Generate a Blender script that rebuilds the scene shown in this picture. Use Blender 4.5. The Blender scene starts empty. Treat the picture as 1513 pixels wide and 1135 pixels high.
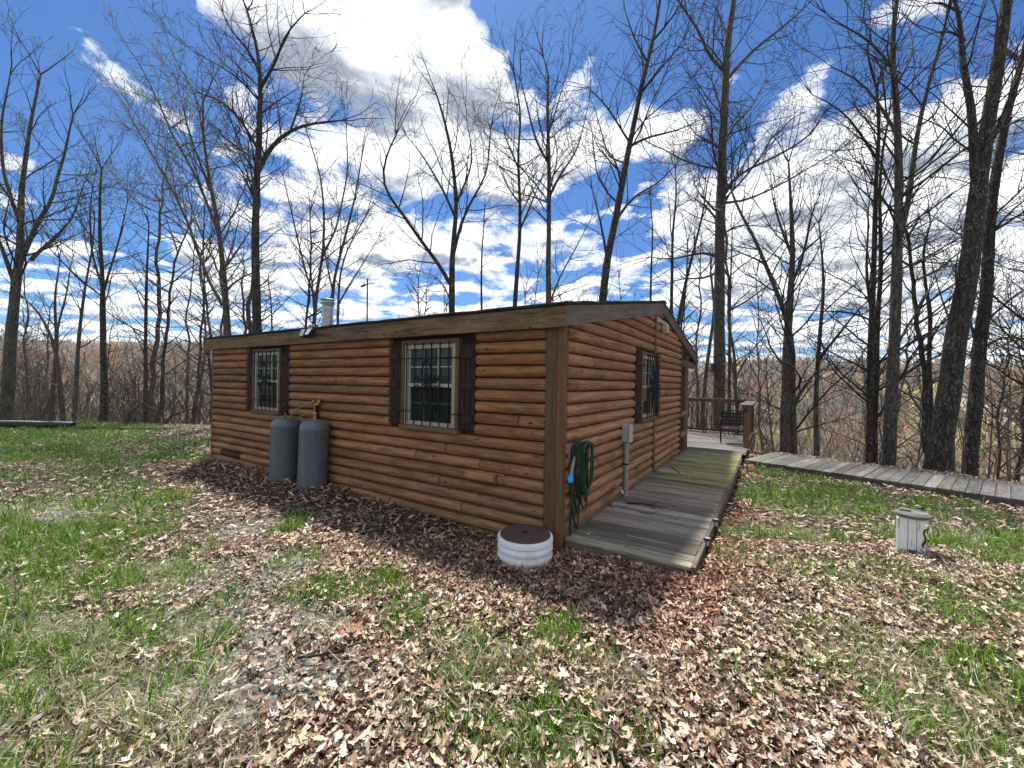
import bpy, math, random
import numpy as np
from mathutils import Vector, Matrix
SC = bpy.context.scene
COL = SC.collection
RND = random.Random(7)
NR = np.random.default_rng(11)
# ------------------------------------------------------------------ camera model
F = 603.; H = 1.65; CX = 756.5; CY = 567.5
PITCH = -math.atan(2.1/F); ROLL = math.atan(.0172)
CF = np.array([0, math.cos(PITCH), math.sin(PITCH)]); _r = np.array([1., 0, 0]); _u = np.cross(_r, CF)
CR = _r*math.cos(ROLL)+_u*math.sin(ROLL); CU = _u*math.cos(ROLL)-_r*math.sin(ROLL)
CP = np.array([0, 0, H])
def ray(px, py): return CF+CR*((px-CX)/F)-CU*((py-CY)/F)
def gz(px, py, z=0.):
    d = ray(px, py); return CP+d*((z-H)/d[2])
def atY(px, py, Y):
    d = ray(px, py); return CP+d*(Y/d[1])
cam = bpy.data.objects.new('camera', bpy.data.cameras.new('camera')); COL.objects.link(cam); SC.camera = cam
cam.data.sensor_width = 36; cam.data.lens = F/1513*36; cam.data.clip_end = 5000; cam.data.clip_start = .05
M = Matrix(((CR[0], CU[0], -CF[0], CP[0]), (CR[1], CU[1], -CF[1], CP[1]), (CR[2], CU[2], -CF[2], CP[2]), (0, 0, 0, 1)))
cam.matrix_world = M
SC.render.resolution_x = 1024; SC.render.resolution_y = 768
# ------------------------------------------------------------------ cabin frame
TH = math.radians(32.57); RZ = -TH
K = gz(824.5, 809, 0.)
LX = np.array([math.cos(TH), -math.sin(TH), 0]); LY = np.array([math.sin(TH), math.cos(TH), 0])
def W(x, y, z=0.): return K+LX*x+LY*y+np.array([0, 0, z])
def Lc(P):
    v = np.asarray(P)-K; return np.array([v@LX, v@LY, v[2]])
# ------------------------------------------------------------------ materials
def mat(name):
    m = bpy.data.materials.new(name); m.use_nodes = True
    nt = m.node_tree; nt.nodes.clear()
    o = nt.nodes.new('ShaderNodeOutputMaterial'); b = nt.nodes.new('ShaderNodeBsdfPrincipled')
    nt.links.new(b.outputs[0], o.inputs[0])
    return m, nt, b
def nd(nt, typ, ins=None, **kw):
    n = nt.nodes.new('ShaderNode'+typ)
    for k, v in kw.items(): setattr(n, k, v)
    for k, v in (ins or {}).items():
        if isinstance(v, bpy.types.NodeSocket): nt.links.new(v, n.inputs[k])
        else: n.inputs[k].default_value = v
    return n
def ramp(nt, fac, stops, interp='LINEAR'):
    n = nd(nt, 'ValToRGB', {0: fac}); cr = n.color_ramp; cr.interpolation = interp
    while len(cr.elements) < len(stops): cr.elements.new(.5)
    for e, (p, c) in zip(cr.elements, stops):
        e.position = p; e.color = (c, c, c, 1) if isinstance(c, (int, float)) else (*c, 1)
    return n.outputs[0]
def mixc(nt, fac, a, b, mode='MIX'):
    n = nd(nt, 'Mix', data_type='RGBA', blend_type=mode)
    for s, v in ((n.inputs[0], fac), (n.inputs[6], a), (n.inputs[7], b)):
        if isinstance(v, bpy.types.NodeSocket): nt.links.new(v, s)
        else: s.default_value = v if isinstance(v, (int, float)) else (*v[:3], 1)
    return n.outputs[2]
def mth(nt, op, a, b=0., c=0., clamp=False):
    n = nd(nt, 'Math', {0: a, 1: b, 2: c}, operation=op); n.use_clamp = clamp; return n.outputs[0]
def vmul(nt, v, s): return nd(nt, 'VectorMath', {0: v, 1: s}, operation='MULTIPLY').outputs[0]
def noise(nt, v, scale, detail=4, rough=.55, dist=0., out=0):
    return nd(nt, 'TexNoise', {'Vector': v, 'Scale': scale, 'Detail': detail, 'Roughness': rough, 'Distortion': dist}).outputs[out]
def bump(nt, h, b, st=.5, dist=.01):
    n = nd(nt, 'Bump', {'Height': h, 'Strength': st, 'Distance': dist}); nt.links.new(n.outputs[0], b.inputs['Normal'])
def setb(nt, b, **kw):
    for k, v in kw.items():
        k = {'col': 'Base Color', 'rough': 'Roughness', 'metal': 'Metallic', 'spec': 'Specular IOR Level'}[k]
        if isinstance(v, bpy.types.NodeSocket): nt.links.new(v, b.inputs[k])
        else: b.inputs[k].default_value = (*v, 1) if isinstance(v, tuple) else v
def plain(name, col, rough=.6, metal=0., spec=.5, var=.25, scale=14):
    m, nt, b = mat(name); tc = nd(nt, 'TexCoord').outputs[3]
    n = noise(nt, tc, scale, 6, .65)
    c = mixc(nt, ramp(nt, n, [(.3, 0.), (.7, 1.)]), tuple(x*(1-var) for x in col), tuple(min(1, x*(1+var)) for x in col))
    setb(nt, b, col=c, rough=rough, metal=metal, spec=spec); bump(nt, n, b, .25, .004)
    return m
def wood(name, dark, light, knots=.6, rough=.75, lich=0., grain=1., stain=None, bst=.5, spec=.3):
    """wood whose grain runs along the first component of attribute gc; tint attribute shifts each board"""
    m, nt, b = mat(name)
    gc = nd(nt, 'Attribute', attribute_name='gc').outputs['Vector']
    tn = nd(nt, 'Attribute', attribute_name='tint').outputs['Color']
    g1 = noise(nt, vmul(nt, gc, (1.2, 30*grain, 3.)), 1.5, 6, .6, .6)
    g2 = noise(nt, vmul(nt, gc, (6., 140*grain, 3.)), 1., 3, .6)
    big = noise(nt, vmul(nt, gc, (1.6, 3., 1.)), 1.3, 4, .6)
    f = mth(nt, 'ADD', mth(nt, 'MULTIPLY', g1, .6), mth(nt, 'MULTIPLY', g2, .4))
    c = mixc(nt, ramp(nt, f, [(.36, 0.), (.62, 1.)]), dark, light)
    c = mixc(nt, 1., c, tn, 'MULTIPLY')
    c = mixc(nt, mth(nt, 'MULTIPLY', ramp(nt, big, [(.5, 0.), (.7, 1.)]), .45), c, tuple(x*.55 for x in dark))
    # knots
    v = nd(nt, 'TexVoronoi', {'Vector': vmul(nt, gc, (3.6, 9., 0.)), 'Scale': 1.}, feature='F1').outputs['Distance']
    kf = mth(nt, 'MULTIPLY', ramp(nt, v, [(.06, 1.), (.15, .0)]), knots)
    c = mixc(nt, kf, c, tuple(x*.25 for x in dark))
    # drying cracks and small nicks
    ck = noise(nt, vmul(nt, gc, (3., 34., 2.)), 1.7, 3, .75, 1.2)
    cf = mth(nt, 'MULTIPLY', ramp(nt, ck, [(.66, 0.), (.70, 1.)]), .75)
    c = mixc(nt, cf, c, tuple(x*.18 for x in dark))
    nk = nd(nt, 'TexVoronoi', {'Vector': vmul(nt, nd(nt, 'VectorMath', {0: gc, 1: vmul(nt, nd(nt, 'TexNoise', {'Vector': gc, 'Scale': 9.}).outputs['Color'], (.06, .04, 0))}, operation='ADD').outputs[0], (10., 24., 0.)), 'Scale': 1., 'Randomness': 1.}, feature='F1').outputs['Distance']
    nm = noise(nt, vmul(nt, gc, (2., 4., 1.)), 1., 2)
    nf = mth(nt, 'MULTIPLY', mth(nt, 'MULTIPLY', ramp(nt, nk, [(.10, 1.), (.22, 0.)]), ramp(nt, nm, [(.44, 0.), (.56, 1.)])), .85*min(1, knots*1.4))
    c = mixc(nt, nf, c, tuple(x*.3 for x in dark))
    if lich:
        ln = noise(nt, vmul(nt, gc, (1.1, 2.4, 1.)), 2.2, 7, .7)
        c = mixc(nt, mth(nt, 'MULTIPLY', ramp(nt, ln, [(.52, 0.), (.72, 1.)]), lich), c, (.30, .29, .22))
    if stain:
        sn = noise(nt, vmul(nt, gc, (.7, 6., 1.)), 2.6, 7, .7)
        c = mixc(nt, mth(nt, 'MULTIPLY', ramp(nt, sn, [(.5, 0.), (.64, 1.)]), stain[0]), c, stain[1])
    setb(nt, b, col=c, rough=rough, spec=spec)
    hh = mth(nt, 'SUBTRACT', f, mth(nt, 'MULTIPLY', mth(nt, 'ADD', cf, mth(nt, 'ADD', nf, kf)), .7))
    bump(nt, hh, b, bst, .006)
    return m
MT = {}
MT['log'] = wood('log_siding_stain', (.17, .074, .034), (.43, .218, .108), .9, .72, .2, 1., (.6, (.075, .04, .022)), .9, .2)
MT['post'] = wood('corner_wood', (.085, .044, .022), (.165, .092, .048), .5, .7, .15)
MT['fascia'] = wood('fascia_weathered_wood', (.12, .067, .033), (.26, .155, .08), .9, .8, .2, .8, (.85, (.045, .03, .02)))
MT['rake'] = wood('grey_rake_wood', (.09, .07, .058), (.17, .14, .115), .4, .85, .3)
MT['ramp'] = wood('ramp_weathered_wood', (.13, .108, .08), (.46, .405, .32), .25, .85, .25, 1., (.6, (.10, .085, .055)))
MT['grey'] = wood('boardwalk_grey_wood', (.075, .072, .064), (.19, .184, .165), .3, .9, .45, 1.)
MT['redwood'] = wood('railing_red_stain', (.12, .058, .034), (.23, .115, .066), .4, .6, 0.)
MT['shutter'] = plain('shutter_plum_paint', (.042, .025, .021), .8, 0., .12, var=.15)
MT['vinyl'] = plain('vinyl_window_frame', (.38, .34, .27), .5, var=.12)
MT['white'] = plain('white_sash', (.44, .43, .38), .5, var=.1)
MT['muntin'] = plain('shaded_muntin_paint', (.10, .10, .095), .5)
MT['iron'] = plain('black_iron', (.006, .006, .007), .6, .0, .25)
MT['black'] = plain('black_plastic', (.015, .015, .017), .4)
MT['steel'] = plain('galvanised_steel', (.42, .44, .46), .38, .85, var=.2, scale=9)
MT['brass'] = plain('brass_fitting', (.42, .27, .08), .35, .9)
MT['copper'] = plain('gas_pigtail', (.35, .22, .06), .4, .6)
MT['pvc'] = plain('grey_pvc', (.30, .28, .23), .5, var=.12)
MT['boxgrey'] = plain('grey_box_plastic', (.42, .43, .40), .5, var=.08)
MT['hose'] = plain('green_hose', (.006, .035, .022), .42, var=.3, scale=60)
MT['blue'] = plain('blue_plastic', (.02, .33, .75), .35, var=.1)
MT['lamp_glass'] = plain('lamp_lens', (.55, .55, .42), .2, var=.1)
MT['beige'] = plain('cream_metal', (.5, .48, .38), .5, var=.1)
MT['pipe_black'] = plain('black_drain_pipe', (.012, .013, .018), .45)
MT['dirtypvc'] = plain('white_tube', (.55, .55, .5), .5)
MT['bluebox'] = plain('grey_blue_metal', (.20, .23, .26), .45)
def m_glass(name, col):
    m, nt, b = mat(name); tc = nd(nt, 'TexCoord').outputs[3]
    setb(nt, b, col=col, rough=.10, spec=.22); n = noise(nt, tc, 2.2, 2); bump(nt, n, b, .05, .02); return m
MT['glass'] = m_glass('dark_glass', (.012, .016, .018)); MT['blind'] = m_glass('glass_over_blind', (.04, .045, .042))
def m_tank():
    m, nt, b = mat('tank_grey_paint'); tc = nd(nt, 'TexCoord').outputs[3]
    n = noise(nt, vmul(nt, tc, (1, 1, .35)), 5, 6, .65)
    c = mixc(nt, ramp(nt, n, [(.35, 0.), (.7, 1.)]), (.10, .12, .13), (.14, .165, .175))
    v = nd(nt, 'TexVoronoi', {'Vector': tc, 'Scale': 17.}, feature='F1'); s = noise(nt, tc, 3., 3)
    r1 = mth(nt, 'MULTIPLY', ramp(nt, v.outputs['Distance'], [(.16, 1.), (.24, 0.)]), ramp(nt, s, [(.50, 0.), (.54, 1.)]))
    c = mixc(nt, r1, c, (.05, .03, .025))
    st = noise(nt, vmul(nt, tc, (14, 14, 1.2)), 1., 5, .6)
    c = mixc(nt, mth(nt, 'MULTIPLY', ramp(nt, st, [(.55, 0.), (.75, 1.)]), .35), c, (.22, .235, .225))
    setb(nt, b, col=c, rough=.42); bump(nt, n, b, .15, .01); return m
MT['tank'] = m_tank()
def m_riser():
    m, nt, b = mat('riser_white_plastic'); tc = nd(nt, 'TexCoord').outputs[3]
    n = noise(nt, vmul(nt, tc, (3, 3, 1.5)), 4, 6, .7)
    z = nd(nt, 'SeparateXYZ', {0: tc}).outputs[2]
    low = mth(nt, 'MULTIPLY', ramp(nt, z, [(.0, 1.), (.12, .15)]), ramp(nt, n, [(.4, 0.), (.6, 1.)]))
    c = mixc(nt, mth(nt, 'MULTIPLY', low, .6), (.90, .89, .86), (.36, .31, .22))
    c = mixc(nt, mth(nt, 'MULTIPLY', ramp(nt, n, [(.55, 0.), (.68, 1.)]), .5), c, (.55, .50, .38))
    setb(nt, b, col=c, rough=.45); return m
MT['riser'] = m_riser()
MT['lid'] = plain('brown_lid', (.085, .045, .038), .8, var=.22, scale=30)
def m_peel():
    m, nt, b = mat('peeling_white_paint'); gc = nd(nt, 'Attribute', attribute_name='gc').outputs['Vector']
    n = noise(nt, vmul(nt, gc, (3, 22, 3)), 1.5, 7, .7)
    c = mixc(nt, ramp(nt, n, [(.56, 0.), (.64, 1.)]), (.86, .86, .83), (.36, .35, .30))
    setb(nt, b, col=c, rough=.8); bump(nt, n, b, .4, .004); return m
MT['peel'] = m_peel()
def m_roof():
    m, nt, b = mat('black_shingles'); tc = nd(nt, 'TexCoord').outputs[3]
    n = noise(nt, tc, 160, 3, .7); br = nd(nt, 'TexBrick', {'Vector': tc, 'Scale': 3.3, 'Color1': (.022, .021, .02, 1), 'Color2': (.04, .038, .036, 1), 'Mortar': (.006, .006, .006, 1), 'Mortar Size': .01}).outputs[0]
    c = mixc(nt, .35, br, mixc(nt, n, (.01, .01, .01), (.07, .065, .06)))
    setb(nt, b, col=c, rough=.95); bump(nt, n, b, .5, .006); return m
MT['roof'] = m_roof()
def m_bark(name, d, l, lichen, sc=1.):
    m, nt, b = mat(name); tc = nd(nt, 'TexCoord').outputs[3]
    v = vmul(nt, tc, (1, 1, .16))
    n1 = noise(nt, v, 26*sc, 5, .6, .5); n2 = noise(nt, tc, 3, 5, .6); n3 = noise(nt, vmul(nt, tc, (1, 1, .5)), 30, 6, .75)
    vo = nd(nt, 'TexVoronoi', {'Vector': vmul(nt, tc, (22*sc, 22*sc, 3.2*sc)), 'Scale': 1.}, feature='DISTANCE_TO_EDGE').outputs['Distance']
    rg = ramp(nt, vo, [(.0, 0.), (.22, 1.)])
    c = mixc(nt, mth(nt, 'MULTIPLY', rg, ramp(nt, n1, [(.3, .2), (.65, 1.)])), d, l)
    lf = mth(nt, 'MULTIPLY', ramp(nt, n3, [(.53, 0.), (.6, 1.)]), ramp(nt, n2, [(.4, .2), (.6, 1.)]))
    c = mixc(nt, mth(nt, 'MULTIPLY', lf, lichen), c, (.33, .35, .29))
    setb(nt, b, col=c, rough=.9, spec=.2)
    bump(nt, mth(nt, 'ADD', mth(nt, 'MULTIPLY', rg, .7), n1), b, .9, .02); return m
MT['bark_grey'] = m_bark('grey_lichen_bark', (.045, .038, .030), (.165, .145, .118), .7)
MT['bark_dark'] = m_bark('dark_oak_bark', (.020, .016, .012), (.080, .066, .052), .62, .7)
MT['bark_pale'] = m_bark('smooth_pale_bark', (.10, .09, .075), (.20, .185, .155), .7)
def m_flat(name, col, var=.3):
    m, nt, b = mat(name); tc = nd(nt, 'TexCoord').outputs[3]; n = noise(nt, tc, 2.5, 3)
    setb(nt, b, col=mixc(nt, n, tuple(x*(1-var) for x in col), tuple(x*(1+var) for x in col)), rough=.85, spec=.2); return m
MT['twig'] = m_flat('twig_bark', (.036, .029, .023)); MT['twig_mid'] = m_flat('twig_bark_brown', (.085, .072, .056)); MT['twig_grey'] = m_flat('twig_bark_grey', (.105, .092, .074)); MT['twig_red'] = m_flat('twig_bark_red', (.21, .125, .08))
def m_leaf(name, mul=1., rough=.65, trans=.3, attr='tint'):
    m = bpy.data.materials.new(name); m.use_nodes = True; nt = m.node_tree; nt.nodes.clear()
    o = nt.nodes.new('ShaderNodeOutputMaterial')
    a = nd(nt, 'Attribute', attribute_name=attr).outputs['Color']
    tc = nd(nt, 'TexCoord').outputs[3]
    n = noise(nt, tc, 38, 4, .6)
    c = mixc(nt, 1., a, mixc(nt, n, (.6, .6, .6), (1.25, 1.25, 1.25)), 'MULTIPLY')
    b = nd(nt, 'BsdfPrincipled', {'Base Color': c, 'Roughness': rough, 'Specular IOR Level': .35})
    t = nd(nt, 'BsdfTranslucent', {'Color': c})
    mx = nd(nt, 'MixShader', {0: trans, 1: b.outputs[0], 2: t.outputs[0]}); nt.links.new(mx.outputs[0], o.inputs[0])
    return m
MT['leaf'] = m_leaf('dry_oak_leaves', trans=.18, rough=.55); MT['grass'] = m_leaf('grass_blades', trans=.35, rough=.5)
MT['bud'] = m_leaf('spring_buds', trans=.4); MT['stone'] = m_leaf('shale_chips', trans=0., rough=.7); MT['far'] = m_leaf('far_woods', trans=.3, rough=.9)
# ------------------------------------------------------------------ noise in numpy
_P = NR.random((256, 256))
def vn(x, y):
    xi = np.floor(x).astype(int); yi = np.floor(y).astype(int); fx = x-xi; fy = y-yi
    fx = fx*fx*(3-2*fx); fy = fy*fy*(3-2*fy); a = lambda i, j: _P[i & 255, j & 255]
    return (a(xi, yi)*(1-fx)+a(xi+1, yi)*fx)*(1-fy)+(a(xi, yi+1)*(1-fx)+a(xi+1, yi+1)*fx)*fy
def fbm(x, y, o=4):
    s = 0; a = .5; t = 0
    for i in range(o): s = s+a*vn(x*2**i+17*i, y*2**i+5*i); t += a; a *= .5
    return s/t
# ------------------------------------------------------------------ terrain
EX = [-900, -25, -10, -4, 3, 5.3, 8.9, 11.5, 14, 20, 900]; EY = [14.5, 14, 13.6, 13.2, 12.6, 11.5, 7.2, 4.1, 1.1, -6, -1062]
def dropd(X, Y):
    e = np.interp(X, EX, EY); w = np.interp(X, [3, 7], [1, .64]); return (Y-e)*w
def terr(X, Y):
    X = np.asarray(X, float); Y = np.asarray(Y, float)
    t = dropd(X, Y)
    zr = np.interp(t, [0, .8, 2.5, 6, 15, 40, 70, 110, 220, 300, 420, 2500], [0, -.12, -.9, -2.9, -7.8, -20, -25, -22, -7, 5, 4, 0])
    zl = np.interp(t, [0, .8, 2.5, 6, 15, 35, 55, 90, 150, 230, 2500], [0, -.1, -.7, -2.2, -6., -12.5, -15, -9, 3, 6, 0])
    az = X/np.maximum(np.abs(Y), 1.)
    k = np.clip((az+.35)/.7, 0, 1)
    z = zl*(1-k)+zr*k
    z = z+np.clip((t-60)/60, 0, 1)*(fbm(X/70+9, Y/70+3, 3)-.5)*14
    z = z+np.clip(t/6, 0, 1)*(fbm(X/3.3, Y/3.3, 3)-.5)*.8
    z = z+(fbm(X*.5+3, Y*.5, 3)-.5)*.10+(fbm(X*4, Y*4, 2)-.5)*.03
    vx = X-K[0]; vy = Y-K[1]; lx = vx*LX[0]+vy*LX[1]; ly = vx*LY[0]+vy*LY[1]
    wl = np.exp(-(ly+.35)**2/.18)*np.clip((-lx-1)/2, 0, 1)*np.clip((lx+9)/1.5, 0, 1)
    z = z+wl*.07
    inside = np.clip((lx+8.2)/.5, 0, 1)*np.clip((1.35-lx)/.15, 0, 1)*np.clip((ly-.05)/.3, 0, 1)*np.clip(12.-ly, 0, 1)
    z = z-inside*.14
    bx = lx-1.31; by = ly-6.14; u = bx*.951-by*.311; v2 = bx*.311+by*.951
    bw = np.clip((u+.3)/.3, 0, 1)*np.clip((v2+.02)/.15, 0, 1)*np.clip((1.7-v2)/.3, 0, 1)
    return z-bw*.12
def axis(lo, flo, fhi, hi, st, gr=1.09):
    c = list(np.arange(flo, fhi, st)); a = []; s = st; x = flo
    while x > lo: s = min(s*gr, 40); x -= s; a.append(x)
    b = []; s = st; x = c[-1]
    while x < hi: s = min(s*gr, 40); x += s; b.append(x)
    return np.array(a[::-1]+c+b)
xs = axis(-1100, -13, 11, 1100, .11); ys = axis(-300, .8, 15, 1300, .11)
gx, gy = np.meshgrid(xs, ys); hz = terr(gx, gy)
def mesh_np(name, co, faces, m, parent=None, smooth=False, attrs=None, nper=None):
    """co (N,3); faces (M,k) int array"""
    me = bpy.data.meshes.new(name); n = len(co); mf, k = faces.shape
    me.vertices.add(n); me.vertices.foreach_set('co', np.asarray(co, np.float32).ravel())
    me.loops.add(mf*k); me.loops.foreach_set('vertex_index', faces.astype(np.int32).ravel())
    me.polygons.add(mf); me.polygons.foreach_set('loop_start', np.arange(0, mf*k, k, dtype=np.int32))
    me.polygons.foreach_set('loop_total', np.full(mf, k, np.int32))
    if smooth: me.polygons.foreach_set('use_smooth', np.ones(mf, bool))
    me.update(calc_edges=True)
    for an, av in (attrs or {}).items():
        at = me.attributes.new(an, 'FLOAT_COLOR', 'POINT'); c4 = np.ones((n, 4), np.float32); c4[:, :3] = av; at.data.foreach_set('color', c4.ravel())
    me.materials.append(m)
    o = bpy.data.objects.new(name, me); COL.objects.link(o)
    if parent: o.parent = parent
    return o
def tagk(o, kind=None, label=None, cat=None, group=None):
    if kind: o['kind'] = kind
    if label: o['label'] = label
    if cat: o['category'] = cat
    if group: o['group'] = group
    return o
# zones on the ground -------------------------------------------------
def smooth(a, b, x):
    t = np.clip((x-a)/(b-a), 0, 1); return t*t*(3-2*t)
GZ = [(430, 775, .28, .5, .8), (450, 830, .25, .35, .9), (480, 880, .3, .22, .9), (560, 862, .22, .25, 1.), (600, 900, .2, .3, 1.), (660, 930, .45, .25, .55), (820, 935, .22, .2, 1.),
      (760, 960, .5, .28, .55), (860, 965, .35, .2, .6), (700, 1060, .35, .22, .7), (780, 1090, .45, .3, .9), (680, 1010, .25, .2, .6), (1230, 735, 1.6, .9, 1.), (1160, 700, .8, .7, .9), (1180, 790, .7, .45, .8),
      (1330, 750, 1.4, .8, .8), (1440, 800, 1.3, .8, 1.), (1300, 850, .8, .4, .7), (1420, 900, .7, .4, .8), (1460, 1000, .5, .35, .8), (1370, 1060, .35, .3, .6), (1500, 900, .8, .5, .9), (1100, 830, .35, .25, .5),
      (1170, 1010, .5, .2, .35), (900, 1100, .4, .2, .4), (650, 770, .1, .1, .0), (1240, 660, .1, .1, 0.), (290, 680, .9, .5, .8), (250, 655, 1.5, 1., .8), (1260, 950, .4, .25, .4), (940, 1060, .3, .2, .3)]
GZ = [(gz(a, b)[0], gz(a, b)[1], c, d, e) for a, b, c, d, e in GZ]
HOLES = [(15, 725, 1.3, .9), (250, 690, .9, .8), (60, 690, 1., .5), (130, 1080, .3, .2), (230, 980, .2, .15), (330, 770, .4, .8), (200, 665, 1., .5), (420, 1050, .5, .6), (300, 1090, .35, .3), (210, 880, .25, .2)]
HOLES = [(gz(a, b)[0], gz(a, b)[1], c, d) for a, b, c, d in HOLES]
STRAW = [(130, 1050, .9, .45), (60, 960, .7, .4), (290, 940, .3, .25), (250, 1100, .45, .3), (480, 920, .2, .12), (720, 975, .4, .25), (900, 1000, .3, .2), (1300, 960, .5, .35), (240, 850, .4, .3), (1430, 1080, .5, .4)]
STRAW = [(gz(a, b)[0], gz(a, b)[1], c, d) for a, b, c, d in STRAW]
def grassm(X, Y):
    n = fbm(X*1.3+4, Y*1.3+7, 4)
    lw = smooth(-.35, .55, (-1.35-(Y-2.)*.86-X)/(.5+.12*Y)+(n-.5)*2.2)
    for hx, hy, a, b in HOLES: lw = lw*(1-.9*np.exp(-((X-hx)/a)**2-((Y-hy)/b)**2))
    g = lw
    for cx, cy, a, b, s in GZ: g = np.maximum(g, s*smooth(.25, .75, np.exp(-((X-cx)/a)**2-((Y-cy)/b)**2)+(n-.5)*.9))
    return g
GVc = [(370, 850, .55, .55), (330, 905, .45, .35), (400, 930, .45, .4), (380, 1010, .35, .3), (470, 1000, .3, .25), (345, 790, .35, .6), (470, 930, .3, .22), (270, 1000, .25, .3), (15, 760, .9, .6)]
GVc = [(gz(a, b)[0], gz(a, b)[1], c, d) for a, b, c, d in GVc]
RED = [(520, 925, .14, .16), (550, 950, .13, .14), (575, 965, .09, .07), (470, 1085, .12, .1)]
RED = [(gz(a, b)[0], gz(a, b)[1], c, d) for a, b, c, d in RED]
def blobs(X, Y, L, k=.8):
    n = fbm(X*2.3+40, Y*2.3+9, 4); g = 0
    for cx, cy, a, b in L: g = np.maximum(g, smooth(.25, .65, np.exp(-((X-cx)/a)**2-((Y-cy)/b)**2)+(n-.5)*k))
    return g
def blocked(X, Y):
    vx = X-K[0]; vy = Y-K[1]; lx = vx*LX[0]+vy*LX[1]; ly = vx*LY[0]+vy*LY[1]
    b = (lx > -7.65) & (lx < 1.26) & (ly > -.02) & (ly < 12)
    bx = lx-1.31; by = ly-6.14; u = bx*.951-by*.311; v2 = bx*.311+by*.951
    b |= (u > -.1) & (v2 > -.0) & (v2 < 1.52)
    b |= (X-RIS[0])**2+(Y-RIS[1])**2 < .26**2
    b |= (X-MK[0])**2+(Y-MK[1])**2 < .12**2
    for q in TK: b |= (X-q[0])**2+(Y-q[1])**2 < .19**2
    return b
RIS = np.array([.15, 3.86]); MK = gz(1346, 812)[:2]
TK = [W(-4.66, -.24)[:2], W(-3.82, -.28)[:2]]
# ground material
gmask = grassm(gx, gy); vmask = blobs(gx, gy, GVc); rmask = blobs(gx, gy, RED); dd = dropd(gx, gy)
fbn = fbm(gx*2+1, gy*2+2, 4)
soil = np.zeros(gx.shape+(3,))
c_soil = np.array([.06, .042, .03]); c_gr = np.array([.07, .11, .03]); c_gv = np.array([.15, .14, .13]); c_rd = np.array([.27, .12, .075]); c_wd = np.array([.26, .19, .14]); c_far = np.array([.33, .265, .19])
def lp(a, b, t): return a*(1-t[..., None])+b*t[..., None]
soil = lp(np.broadcast_to(c_soil, soil.shape), c_gr, gmask*.8); soil = lp(soil, c_gv, vmask*.8); soil = lp(soil, c_rd, rmask)
soil = lp(soil, c_wd, smooth(-.3, .6, dd)); soil = lp(soil, c_far, smooth(25, 60, dd))
fld = smooth(.56, .62, fbm(gx/45+3, gy/38+8, 3))*smooth(120, 160, dd)*(gx > 40)
soil = lp(soil, np.array([.52, .48, .24]), fld)
ny, nx = gx.shape; idx = np.arange(ny*nx).reshape(ny, nx)
gf = np.stack([idx[:-1, :-1], idx[:-1, 1:], idx[1:, 1:], idx[1:, :-1]], -1).reshape(-1, 4)
def m_ground():
    m, nt, b = mat('ground_litter'); tc = nd(nt, 'TexCoord').outputs[3]
    a = nd(nt, 'Attribute', attribute_name='tint').outputs['Color']
    v = nd(nt, 'TexVoronoi', {'Vector': tc, 'Scale': 16.}, feature='F1')
    lc = ramp(nt, nd(nt, 'SeparateColor', {0: v.outputs['Color']}).outputs[0], [(.0, .45), (.5, 1.), (1., 1.9)])
    n = noise(nt, tc, 9, 8, .7); n2 = noise(nt, tc, .25, 5, .6)
    c = mixc(nt, 1., a, lc, 'MULTIPLY'); c = mixc(nt, 1., c, mixc(nt, n, (.55, .52, .5), (1.4, 1.4, 1.4)), 'MULTIPLY')
    c = mixc(nt, 1., c, mixc(nt, n2, (.75, .75, .75), (1.2, 1.2, 1.2)), 'MULTIPLY')
    setb(nt, b, col=c, rough=.95, spec=.15)
    bump(nt, mth(nt, 'ADD', v.outputs['Distance'], n), b, .9, .03); return m
MT['ground'] = m_ground()
tagk(mesh_np('ground', np.stack([gx, gy, hz], -1).reshape(-1, 3), gf, MT['ground'], smooth=True, attrs={'tint': soil.reshape(-1, 3)}), 'structure')
# ------------------------------------------------------------------ scatter
def rot_axis(n):
    yaw = NR.random(n)*2*np.pi; return np.cos(yaw), np.sin(yaw)
def scatter(T, faces, P, S, yaw, tilt, tdir, tint, name, m, label, kind='stuff'):
    """T (V,nv,3) templates; one per instance"""
    n = len(P); k = NR.integers(0, len(T), n); v = T[k]*S[:, None, None]
    cy, sy = np.cos(yaw)[:, None], np.sin(yaw)[:, None]
    x = v[..., 0]*cy-v[..., 1]*sy; y = v[..., 0]*sy+v[..., 1]*cy; z = v[..., 2]
    ct, st = np.cos(tilt)[:, None], np.sin(tilt)[:, None]; cd, sd = np.cos(tdir)[:, None], np.sin(tdir)[:, None]
    a = x*cd+y*sd; bb = -x*sd+y*cd
    a2 = a*ct+z*st; z2 = -a*st+z*ct
    x = a2*cd-bb*sd; y = a2*sd+bb*cd
    co = np.stack([x, y, z2], -1)+P[:, None, :]
    nv = T.shape[1]; f = (faces[None]+np.arange(n)[:, None, None]*nv).reshape(-1, faces.shape[1])
    tt = np.repeat(tint, nv, axis=0)
    o = mesh_np(name, co.reshape(-1, 3), f, m, smooth=False, attrs={'tint': tt}); tagk(o, kind, label); return o
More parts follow.
